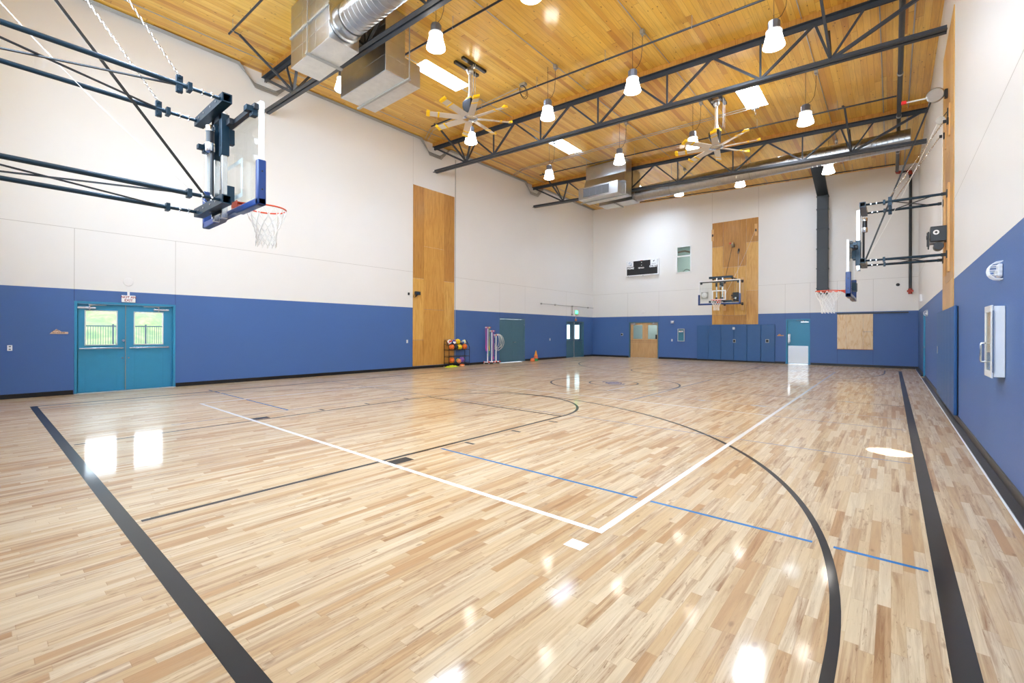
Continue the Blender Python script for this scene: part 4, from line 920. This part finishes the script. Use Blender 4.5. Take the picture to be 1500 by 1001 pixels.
# scoreboard
t = thing('scoreboard', 'black HOME and GUEST scoreboard in a white frame on the back wall', 'scoreboard', *BW(-11.085, 5.24))
MB().box(-.99, .99, -.14, -.003, -.455, .445).build('cabinet', WHT, t, True, .006); m = MB(); m.box(-.93, .93, -.144, -.14, -.405, .405); m.build('face', P('scoreboard_black', (30, 31, 34), .5), t, False)
for (x, s) in ((-.72, 0), (.72, 1)):
    pl = MB().box(x - .20, x + .20, -.150, -.144, .09, .40).build('logo_plate', WHT, t, False)
    m = MB()
    if s == 0:
        for a0, cx in ((.2, -.025), (1.2, .03)):
            pts = [(x + cx + .05 * math.cos(PI * (a0 + q / 10)), -.151, .265 + (.03 if a0 < 1 else -.02) + .055 * math.sin(PI * (a0 + q / 10))) for q in range(13)]; m.tube(pts, .012, 5)
        m.build('logo_swirl', P('logo_steel_blue', (96, 144, 186), .5), pl)
    else:
        m.prism([(x - .06, .30), (x + .0, .355), (x + .07, .36), (x + .02, .33), (x + .0, .28)], lambda u, v, q: (u, q, v), -.152, -.150); m.build('logo_mark', BLK, pl, False)
    m = MB()
    for q in range(8): m.box(x - .14 + q * .035, x - .14 + q * .035 + .025, -.152, -.150, .15, .178)
    m.build('logo_caption', P('caption_grey', (130, 134, 142), .5), pl, False)
WT = EM('white_vinyl_letters', (245, 245, 245), 0.0)
text('HOME', .15, WHT, 'lettering', t, upright(-.69, -.146, .0), .001, .006); text('GUEST', .15, WHT, 'lettering', t, upright(.68, -.146, .02), .001, .006); text('PERIOD', .105, WHT, 'lettering', t, upright(-.04, -.146, -.02), .001, .004)
m = MB(); m.cyl((-.02, -.146, .30), .022, .004, 12, 'y'); m.cyl((-.02, -.146, .14), .022, .004, 12, 'y'); m.build('colon_dot', WHT, t); MB().box(-.10, .06, -.146, -.144, .41, .428).build('top_label', P('salmon_label', (220, 140, 120), .5), t, False)
m = MB(); m.cyl((-.86, -.1, -.46), .02, .03, 10); m.cyl((.05, -.1, -.46), .02, .03, 10); m.build('mount_bolt', BLK, t)
# fire cabinets, strobes
t = thing('fire_cabinet', 'glass-fronted steel extinguisher cabinet on the back wall right of the oak doors', 'extinguisher cabinet', *BW(-8.845, 1.345))
m = MB(); w, h = .184, .347
for (a, b, c, d) in ((-w, -w + .03, -h, h), (w - .03, w, -h, h), (-w + .03, w - .03, -h, -h + .03), (-w + .03, w - .03, h - .03, h)): m.box(a, b, -.09, -.002, c, d)
m.box(-w, w, -.012, -.002, -h, h); m.build('cabinet', LGREY, t, True, .004); MB().box(-w + .03, w - .03, -.082, -.078, -h + .03, h - .03).build('glass', GL('pale_blue_glass', (200, 228, 236)), t, False)
MB().box(-.11, .11, -.085, -.083, .16, .24).build('sticker', WHT, t, False); text('FIRE', .05, DR, 'lettering', t, upright(0, -.0855, .2), .0006, .001)
def extinguisher(label, loc, rz, y):
    t = thing('fire_extinguisher', label, 'extinguisher', loc, rz); m = MB(); m.lathe([(.06, 0), (.065, .01), (.065, .33), (.05, .37), (.02, .39)], 20, (0, y, 0)); m.build('cylinder', RED, t)
    m = MB(); m.box(-.02, .02, y - .05, y + .03, .39, .41); m.cyl((0, y, .40), .018, .04, 10); m.build('valve', BLK, t); MB().tube([(.02, y, .40), (.07, y - .01, .34), (.072, y - .01, .15)], .009, 6).build('hose', BLK, t); return t
def strobe(label, loc, rz, k=1.0):
    t = thing('alarm_strobe', label, 'alarm strobe', loc, rz); MB().box(-.06 * k, .06 * k, -.035, -.002, -.065 * k, .065 * k).build('base', WHT, t, True, .008); MB().box(-.03 * k, .03 * k, -.055, -.035, -.05 * k, .0).build('lens', LGREY, t, True, .006)
    m = MB(); R, D = .088 * k, .10
    for i in range(5):
        x = -R + .008 + (2 * R - .016) * i / 4
        pts = [(x, -.004, R)] + [(x, -.02 - (D - .02) * math.sin(PI * q / 8), R * math.cos(PI * q / 8)) for q in range(1, 8)] + [(x, -.004, -R)]; m.tube(pts, .0045, 6)
    for zz in (-.5, 0, .5): rr = D * math.sqrt(1 - zz * zz); m.tube([(-R, -.01, R * zz), (-R, -.6 * rr - .008, R * zz), (-R * .8, -.9 * rr - .01, R * zz), (R * .8, -.9 * rr - .01, R * zz), (R, -.6 * rr - .008, R * zz), (R, -.01, R * zz)], .0045, 6)
    m.build('wire_guard', WHT, t)
strobe('white alarm strobe under a wire guard, nearest the camera on the right wall', *RW(6.55, 2.08)); strobe('white alarm strobe on the back wall above the extinguisher cabinet', *BW(-9.33, 2.06)); strobe('white alarm strobe on the right wall near the back corner door', *RW(18.55, 2.08))
(loc, rz) = RW(6.55, 1.378)
t = thing('fire_cabinet', 'white steel extinguisher cabinet with pull handle, closest on the right wall', 'extinguisher cabinet', loc, rz)
m = MB(); w, h, D = .20, .345, .082
for (a, b, c, d) in ((-w, -w + .025, -h, h), (w - .025, w, -h, h), (-w + .025, w - .025, -h, -h + .025), (-w + .025, w - .025, h - .025, h)): m.box(a, b, -D, -.002, c, d)
m.box(-w, w, -.010, -.002, -h, h); m.build('cabinet', WHT, t, True, .004)
m = MB()
for (a, b, c, d) in ((-w - .01, -w + .045, -h - .01, h + .01), (w - .045, w + .01, -h - .01, h + .01), (-w + .045, w - .045, -h - .01, -h + .055), (-w + .045, w - .045, h - .055, h + .01)): m.box(a, b, -D - .016, -D - .001, c, d)
dr = m.build('door', LGREY, t, True, .004); MB().box(-w + .045, w - .045, -D - .010, -D - .006, -h + .055, h - .055).build('glass', GLASS, dr, False)
MB().tube([(-.10, -D - .016, -.02), (-.10, -D - .05, -.02), (-.10, -D - .055, -.04), (-.10, -D - .055, -.19), (-.10, -D - .05, -.21), (-.10, -D - .016, -.21)], .008, 8).build('handle', CHROME, dr); m = MB(); m.cyl((w + .01, -D - .004, 0), .006, .6, 8); m.build('hinge', CHROME, dr)
MB().box(-.03, .06, -D - .0055, -D - .005, .16, .24).build('sticker', P('pink_white_sticker', (244, 214, 212), .5), dr, False)
# side things on the back wall
t = thing('plywood_board', 'square pale plywood board on the blue back wall right of the single teal door', 'board', *BW(-1.254, 1.54))
for i, (a, b, c, d) in enumerate(((-.63, -.31, -.775, .77), (-.31, .29, -.775, .77), (.29, .632, -.775, -.005), (.29, .632, .005, .77))): MB().box(a + .002, b - .002, -.03, -.003, c, d).build('sheet', BIRCH, t, True, .002)
MB().box(-.645, .645, -.034, -.004, -.79, -.773).build('bottom_edge', P('rust_edge', (178, 104, 66), .6), t, False)
t = thing('wall_rail', 'thin dark rail along the top of the blue back wall near the right corner', 'rail', *BW(-.69, 2.35)); MB().box(-1.21, 1.22, -.05, -.002, -.03, .03).build('rail', BLKSTEEL, t, True, .004)
t = thing('wall_speaker', 'square wall unit with round white front seen through the far backboard', 'speaker', *BW(-7.62, 3.46)); MB().box(-.17, .17, -.06, -.002, -.17, .17).build('box', GREY, t, True, .006); MB().lathe([(0, -.12), (.10, -.11), (.14, -.08), (.145, -.06)], 24, (0, 0, 0), True, 'y').build('dome', WHT, t)
t = thing('wall_sensor', 'small dark round sensor on the white back wall near the right corner', 'sensor', *BW(.19, 3.52)); MB().lathe([(0, -.05), (.04, -.045), (.06, -.02), (.065, -.002)], 16, (0, 0, 0), True, 'y').build('dome', BLK, t)
t = thing('motion_sensor', 'small white box on the right wall just above the blue near the back corner', 'sensor', *RW(22.0, 2.75)); MB().box(-.08, .08, -.07, -.002, -.13, .13).build('body', WHT, t, True, .012)

# ------------------------------------------------------------------ ball rack and sports gear on the left
RX0, RX1, RY0, RY1 = -14.33, -14.02, 12.66, 13.84
t = thing('ball_rack', 'black wire ball rack in front of the tall plywood panel', 'ball rack', ((RX0 + RX1) / 2, (RY0 + RY1) / 2, 0)); hx, hy = (RX1 - RX0) / 2, (RY1 - RY0) / 2
for s in (-1, 1):
    MB().tube([(hx, s * hy, .03), (hx, s * hy, .82), (-.02, s * hy, 1.08), (-.08, s * hy, 1.12), (-hx + .03, s * hy, 1.10), (-hx + .02, s * hy, .95), (-hx + .02, s * hy, .03)], .012, 8).build('end_frame', BLK, t)
for z, n_ in ((.14, 4), (.42, 4), (.70, 4)):
    m = MB()
    for i in range(n_): x = -hx + 2 * hx * i / (n_ - 1); m.tube([(x, -hy, z + (.03 if i in (0, n_ - 1) else 0)), (x, hy, z + (.03 if i in (0, n_ - 1) else 0))], .008, 6)
    m.tube([(-hx, -hy, z), (hx, -hy, z)], .008, 6); m.tube([(-hx, hy, z), (hx, hy, z)], .008, 6); m.build('shelf', BLK, t)
m = MB()
for x in (-.14, -.02, .06): m.tube([(x, -hy, .95 - (.05 if x == -.02 else 0)), (x, hy, .95 - (.05 if x == -.02 else 0))], .008, 6)
m.build('top_shelf', BLK, t)
for sx in (-1, 1):
    for sy in (-1, 1): MB().lathe([(.012, 0), (.024, .012), (.024, .03), (.012, .04)], 12, (sx * hx * .98, sy * hy, 0)).build('caster', GREY, t)
def ballmat(name, c, pat=None):
    if name in MAT: return MAT[name]
    k = NT(name); x, y, z, v = k.xyz()
    if pat:
        n = k.n('ShaderNodeTexVoronoi'); k.set(n, 'Vector', v); n.inputs['Scale'].default_value = 9.0
        col = k.ramp(k.white(n.outputs['Position']), [(0.0, c), (0.38, pat[0]), (0.7, pat[1])], 'CONSTANT')
        k.p(Base_Color=col, Roughness=.4)
    else:
        r = .115
        ln = None
        for q in (x, z, k.math('SUBTRACT', k.math('ABSOLUTE', y), .055)):
            e = k.math('LESS_THAN', k.math('ABSOLUTE', q), .0022); ln = e if ln is None else k.math('MAXIMUM', ln, e)
        k.p(Base_Color=k.mix(ln, lin(c), lin((30, 26, 24))), Roughness=.5); k.bump(k.noise(v, 220.0, 1.0), .15, .002)
    MAT[name] = k.m; return k.m
def ball(label, px, mat, r, cat='ball', group='balls on the ball rack'):
    o = MB().ball((0, 0, 0), r, 28, 18).build('ball', mat, None); o.location = px; o.rotation_euler = (random.uniform(0, 3), random.uniform(0, 3), random.uniform(0, 3)); return tag(o, label, cat, group)
BO, BYl = ballmat('orange_basketball', (232, 112, 36)), ballmat('yellow_ball', (240, 208, 30))
bc = (RX0 + RX1) / 2 + .03
zt_, zm_, zl_ = 1.045, .835, .275
ball('red, white and blue ball at the left end of the top rack shelf', (bc - .06, 12.86, zt_), ballmat('tricolour_ball_a', (236, 238, 240), ((34, 72, 150), (206, 60, 60))), .105)
ball('red, white and blue ball second on the top rack shelf', (bc - .06, 13.10, zt_), ballmat('tricolour_ball_b', (34, 72, 150), ((236, 238, 240), (206, 60, 60))), .105)
ball('yellow ball on the top rack shelf', (bc - .06, 13.32, zt_ + .012), BYl, .117); ball('blue and cream ball at the right end of the top rack shelf', (bc - .06, 13.67, zt_), ballmat('blue_cream_ball', (24, 92, 170), ((24, 92, 170), (224, 222, 176))), .105)
ball('orange basketball at the left end of the middle rack shelf', (bc, 12.92, zm_), BO, .118); ball('black ball on the middle rack shelf', (bc - .02, 13.17, zm_ - .01), ballmat('black_ball', (48, 50, 52)), .108)
ball('yellow ball on the middle rack shelf', (bc, 13.37, zm_ - .005), BYl, .112); ball('orange basketball at the right end of the middle rack shelf', (bc, 13.67, zm_), BO, .116)
ball('orange basketball on the bottom rack shelf', (bc, 12.93, zl_), BO, .118); ball('purple ball on the bottom rack shelf', (bc, 13.50, zl_), ballmat('purple_ball', (128, 84, 164)), .125)
ball('small peach ball low at the front of the rack', (bc + .06, 13.28, .235), ballmat('peach_ball', (240, 146, 86)), .10); ball('small lime ball tucked behind the purple ball', (bc - .10, 13.38, .245), ballmat('lime_ball', (206, 214, 70)), .09)
t = thing('disc_cone_stack', 'stack of orange and cream disc cones under the purple ball', 'cones', (bc + .02, 13.50, 0))
for k in range(3): MB().lathe([(.11, .004 + .022 * k), (.10, .03 + .022 * k), (.045, .05 + .022 * k), (.04, .046 + .022 * k), (.092, .026 + .022 * k)], 24, (0, 0, 0), False).build('disc_cone', [P('orange_cone', (238, 120, 40), .5), P('cream_cone', (240, 214, 170), .5), MAT['orange_cone']][k] if k != 2 else MAT['orange_cone'], t)
t = thing('vest_pile', 'crumpled lime green vests on the floor under the ball rack', 'vests', (bc + .06, 12.86, 0))
m = MB(); n = 18; V = []
for i in range(n + 1):
    for j in range(n + 1):
        u, v = i / n * 2 - 1, j / n * 2 - 1; ed = max(0, 1 - (abs(u) ** 3 + abs(v) ** 3)); V.append((u * .15 + .02 * math.sin(9 * v), v * .30 + .02 * math.sin(7 * u), .004 + ed * (.055 + .03 * math.sin(8 * u + 3 * v) * math.cos(6 * v))))
b0 = len(m.v); m.v += V
for i in range(n):
    for j in range(n): m._f((b0 + i * (n + 1) + j, b0 + i * (n + 1) + j + 1, b0 + (i + 1) * (n + 1) + j + 1, b0 + (i + 1) * (n + 1) + j))
m.build('cloth', P('lime_fabric', (206, 222, 30), .7), t)

SX = -14.14
t = thing('equipment_stand', 'white pipe stand with red joints on wheels beside the storage doors', 'stand', (SX, 15.42, 0))
PVC = P('white_pvc_pipe', (236, 236, 236), .35)
ys_ = (-.30, -.02, .27); hz_ = (1.68, 1.52, 1.34)
for i, (yy, hh) in enumerate(zip(ys_, hz_)): MB().tube([(0, yy, .1), (0, yy, hh)], .027, 10).build('pole', PVC, t); MB().tube([(0, yy - .16, hh), (0, yy + .17, hh)], .025, 10).build('crossbar', PVC, t)
m = MB()
for i, (yy, hh) in enumerate(zip(ys_, hz_)):
    m.tube([(0, yy, hh - .05), (0, yy, hh + .035)], .034, 10); m.tube([(0, yy + .15, hh), (0, yy + .19, hh)], .033, 10); m.tube([(0, yy - .04, .1), (0, yy + .04, .1)], .036, 10)
m.build('joint', RED, t)
m = MB(); m.tube([(0, -.40, .1), (0, .38, .1)], .027, 10); m.build('base_bar', PVC, t)
for yy in (-.38, -.05, .36):
    m = MB(); m.tube([(-.14, yy, .1), (.16, yy, .1)], .027, 10); f = m.build('foot_bar', PVC, t); m = MB(); m.tube([(.14, yy, .1), (.18, yy, .1)], .034, 10); m.tube([(-.12, yy, .1), (-.16, yy, .1)], .034, 10); m.build('end_joint', RED, f)
    for xx in (-.14, .16): MB().lathe([(.014, .0), (.03, .014), (.03, .04), (.014, .066)], 12, (xx, yy, 0)).build('caster', GREY, f)
cols = [('pink', (236, 60, 160)), ('purple', (120, 80, 200)), ('green', (60, 150, 120)), ('yellow', (236, 206, 60)), ('teal', (70, 150, 160))]
for i, (nm, c) in enumerate(cols):
    yy = ys_[0] + (-.12, -.06, .05, .10, .14)[i]; o = thing('jump_rope', '%s jump rope hanging from the tallest bar of the pipe stand' % nm, 'jump rope', (SX, 15.42 + yy, 1.70), 0, 'jump ropes on the pipe stand'); mt = P('rope_' + nm, c, .5); zl2 = -(.95 + .12 * (i % 3))
    MB().tube([(.04, -.02, zl2), (.035, -.01, -.4), (.03, 0, .0), (0, 0, .012), (-.03, 0, 0), (-.035, .02, -.5), (-.03, .03, zl2 + .1)], .006, 6).build('cord', mt, o); m = MB(); m.tube([(.04, -.02, zl2), (.042, -.025, zl2 - .14)], .017, 8); m.tube([(-.03, .03, zl2 + .1), (-.03, .035, zl2 - .04)], .017, 8); m.build('handle', mt, o)
for i, (nm, c) in enumerate((('magenta', (220, 40, 170)), ('lilac', (150, 140, 200)))):
    o = thing('jump_rope', '%s jump rope hanging from the middle bar of the pipe stand' % nm, 'jump rope', (SX, 15.42 + ys_[1] + .06 + .06 * i, 1.54), 0, 'jump ropes on the pipe stand'); mt = P('rope_' + nm, c, .5)
    MB().tube([(.034, 0, -1.2), (.03, 0, 0), (0, 0, .012), (-.03, 0, 0), (-.034, 0, -1.1)], .006, 6).build('cord', mt, o); MB().tube([(.034, 0, -1.2), (.034, .01, -1.34)], .016, 8).build('handle', mt, o)
HP = P('white_hula_hoop', (222, 222, 214), .35)
for i in range(5):
    R = .30 + .022 * ((i * 2) % 5); o = MB().ring((0, 0, -R), R, .010, 'y', 40, 8).build('hula_hoop', HP, None); o.location = (SX + .0, 15.42 + ys_[2] + .045 + .026 * i, hz_[2] + .036); o.rotation_euler = (0, 0, math.radians(-26 + 6 * i))
    tag(o, 'white hula hoop hanging from the lowest bar of the pipe stand', 'hula hoop', 'white hula hoops on the pipe stand')
# cones near the storage doors
cx_, cy_ = -14.02, 18.62
t = thing('cone_stack', 'orange traffic cone on top of a stack of peach and green disc cones', 'cones', (cx_, cy_, 0))
MB().lathe([(.12, .0), (.12, .02), (.10, .07), (.09, .12), (.06, .12)], 24).build('green_base', P('green_cone', (40, 160, 90), .5), t)
MB().lathe([(.09, .12), (.13, .135), (.12, .17), (.07, .20), (.10, .215), (.105, .25), (.07, .29)], 24).build('peach_discs', P('peach_cone', (238, 126, 70), .5), t)
MB().lathe([(.095, .29), (.095, .305), (.07, .31), (.025, .52), (.012, .53)], 24).build('cone', P('amber_cone', (240, 156, 30), .5), t)
o = MB().lathe([(.001, .17), (.06, .16), (.105, .11), (.12, .06), (.11, .01), (.10, .0)], 24).build('foam_dome', MAT['peach_cone'], None); o.location = (cx_ + .06, cy_ - .36, 0); tag(o, 'peach foam dome on the floor left of the cone stack', 'dome')

# ------------------------------------------------------------------ outside the left doors
GR = NT('grassy_bank'); gx, gy, gz, gv = GR.xyz(); gn = GR.noise(gv, .9, 6.0, .7); GR.p(Base_Color=GR.ramp(gn, [(.3, (40, 58, 18)), (.5, (70, 86, 32)), (.68, (98, 102, 58))]), Roughness=.9)
PV = P('pale_asphalt', (92, 92, 92), .9)
m = MB(); m.box(-80, XL - .22, -25, 50, -.25, -.12); tag(m.build('ground', PV, None, False), kind='structure')
m = MB(); n = 40; b0 = 0
for i in range(25):
    for j in range(n + 1):
        x = -47 - i * 1.6; y = -25 + 75 * j / n; m.v.append((x, y, -.12 + .33 * (i * 1.6) + .35 * math.sin(i * 1.3 + j * 1.7) * min(1, i / 3)))
for i in range(24):
    for j in range(n): m._f((i * (n + 1) + j, i * (n + 1) + j + 1, (i + 1) * (n + 1) + j + 1, (i + 1) * (n + 1) + j))
tag(m.build('hill', GR.m, None), kind='structure')
t = thing('picket_fence', 'black metal fence at the foot of the bank, seen through the left doors', 'fence', (-46, 0, -.12))
FP = [.97, 2.96, 4.95, 6.95, 8.94, 10.93, 12.92]
for y in FP: MB().bar((0, y, 0), (0, y, 2.12), .10, .10).build('post', BLKSTEEL, t)
for i in range(len(FP) - 1):
    m = MB(); a, b = FP[i], FP[i + 1]; m.bar((0, a, 1.97), (0, b, 1.97), .06, .09); m.bar((0, a, .45), (0, b, .45), .06, .09)
    for k in range(1, 14): y = a + (b - a) * k / 14; m.bar((0, y, .45), (0, y, 1.97), .028, .028)
    m.build('panel', BLKSTEEL, t, False)

# ------------------------------------------------------------------ light
w = bpy.data.worlds.new('sky'); SC.world = w; w.use_nodes = True
bg = w.node_tree.nodes['Background']; tc = w.node_tree.nodes.new('ShaderNodeTexCoord'); sp_ = w.node_tree.nodes.new('ShaderNodeSeparateXYZ'); cr_ = w.node_tree.nodes.new('ShaderNodeValToRGB')
w.node_tree.links.new(tc.outputs['Generated'], sp_.inputs[0]); w.node_tree.links.new(sp_.outputs[2], cr_.inputs[0]); w.node_tree.links.new(cr_.outputs[0], bg.inputs[0])
cr_.color_ramp.elements[0].position = 0.0; cr_.color_ramp.elements[0].color = (.84, .94, 1.06, 1); cr_.color_ramp.elements[1].position = .7; cr_.color_ramp.elements[1].color = (.68, .85, 1.06, 1)
bg.inputs[1].default_value = 3.7
# clerestory glazing added unseen behind the camera to brighten the hall with sky
t = thing('window_10', 'added unseen clerestory window in the end wall behind the near hoop', 'window', (0, YF, 0), 0, None, 'structure')
m = MB(); wx0, wx1, wz0, wz1 = -10.6, -.4, 3.95, 7.5
m.box(wx0, wx1, -.16, -.06, wz0, wz0 + .07); m.box(wx0, wx1, -.16, -.06, wz1 - .07, wz1)
for k in range(9): x = wx0 + (wx1 - wx0) * k / 8; m.box(x - .035, x + .035, -.16, -.06, wz0, wz1)
m.build('window_frame', ALU, t, False); m = MB(); m.quad((wx0, -.11, wz0), (wx1, -.11, wz0), (wx1, -.11, wz1), (wx0, -.11, wz1)); m.build('glass', GLASS, t, False)
po = arealight('added_clerestory_portal', ((wx0 + wx1) / 2, YF - .2, (wz0 + wz1) / 2), wx1 - wx0, wz1 - wz0, 1.0, (1, 1, 1), (PI / 2, 0, 0)); po.data.cycles.is_portal = True
s = bpy.data.lights.new('sun', 'SUN'); s.energy = .7; s.angle = .009; s.color = (1, .96, .88); so = bpy.data.objects.new('sun', s); COL.objects.link(so)
so.rotation_euler = Vector((-.62, -.30, -.72)).to_track_quat('-Z', 'Y').to_euler()
# spot lamp added at the right-hand skylight to make the bright floor patch
sp = bpy.data.lights.new('floor_patch_spot', 'SPOT'); sp.energy = 14000; sp.spot_size = math.radians(2.6); sp.spot_blend = .35; sp.shadow_soft_size = .02; o = bpy.data.objects.new('floor_patch_spot', sp); COL.objects.link(o)
o.location = (-3.3, 8.8, zc(-3.3) + .3); o.rotation_euler = (Vector((-.02, 7.22, 0)) - o.location).to_track_quat('-Z', 'Y').to_euler()

# ------------------------------------------------------------------ camera
F, PX, PY, YAW, ROLL = 662.89, 750.0, 487.43, 0.6983, 0.0033
cam = bpy.data.cameras.new('camera'); co = bpy.data.objects.new('camera', cam); COL.objects.link(co)
s_, c_ = math.sin(YAW), math.cos(YAW); fwd = Vector((-s_, c_, 0)); R = Vector((c_, s_, 0)); D = Vector((0, 0, -1))
cr, sr = math.cos(ROLL), math.sin(ROLL); rr = cr * R - sr * D; dd = sr * R + cr * D
M = Matrix((rr, -dd, -fwd)).transposed().to_4x4(); M.translation = Vector((0, 0, 1.45)); co.matrix_world = M
cam.sensor_width = 36.0; cam.sensor_fit = 'HORIZONTAL'; cam.lens = F / 1500 * 36; cam.shift_x = 0.0; cam.shift_y = (PY - 500.5) / 1500; cam.clip_start = .02; cam.clip_end = 500
SC.camera = co
vs = SC.view_settings; vs.view_transform = 'Standard'; vs.look = 'None'; vs.exposure = 1.80; vs.gamma = 1.0; vs.use_curve_mapping = False
cy = SC.cycles; cy.use_denoising = True; cy.max_bounces = 10; cy.diffuse_bounces = 6; cy.glossy_bounces = 5; cy.transparent_max_bounces = 12; cy.sample_clamp_indirect = 8.0; cy.caustics_reflective = False; cy.caustics_refractive = False
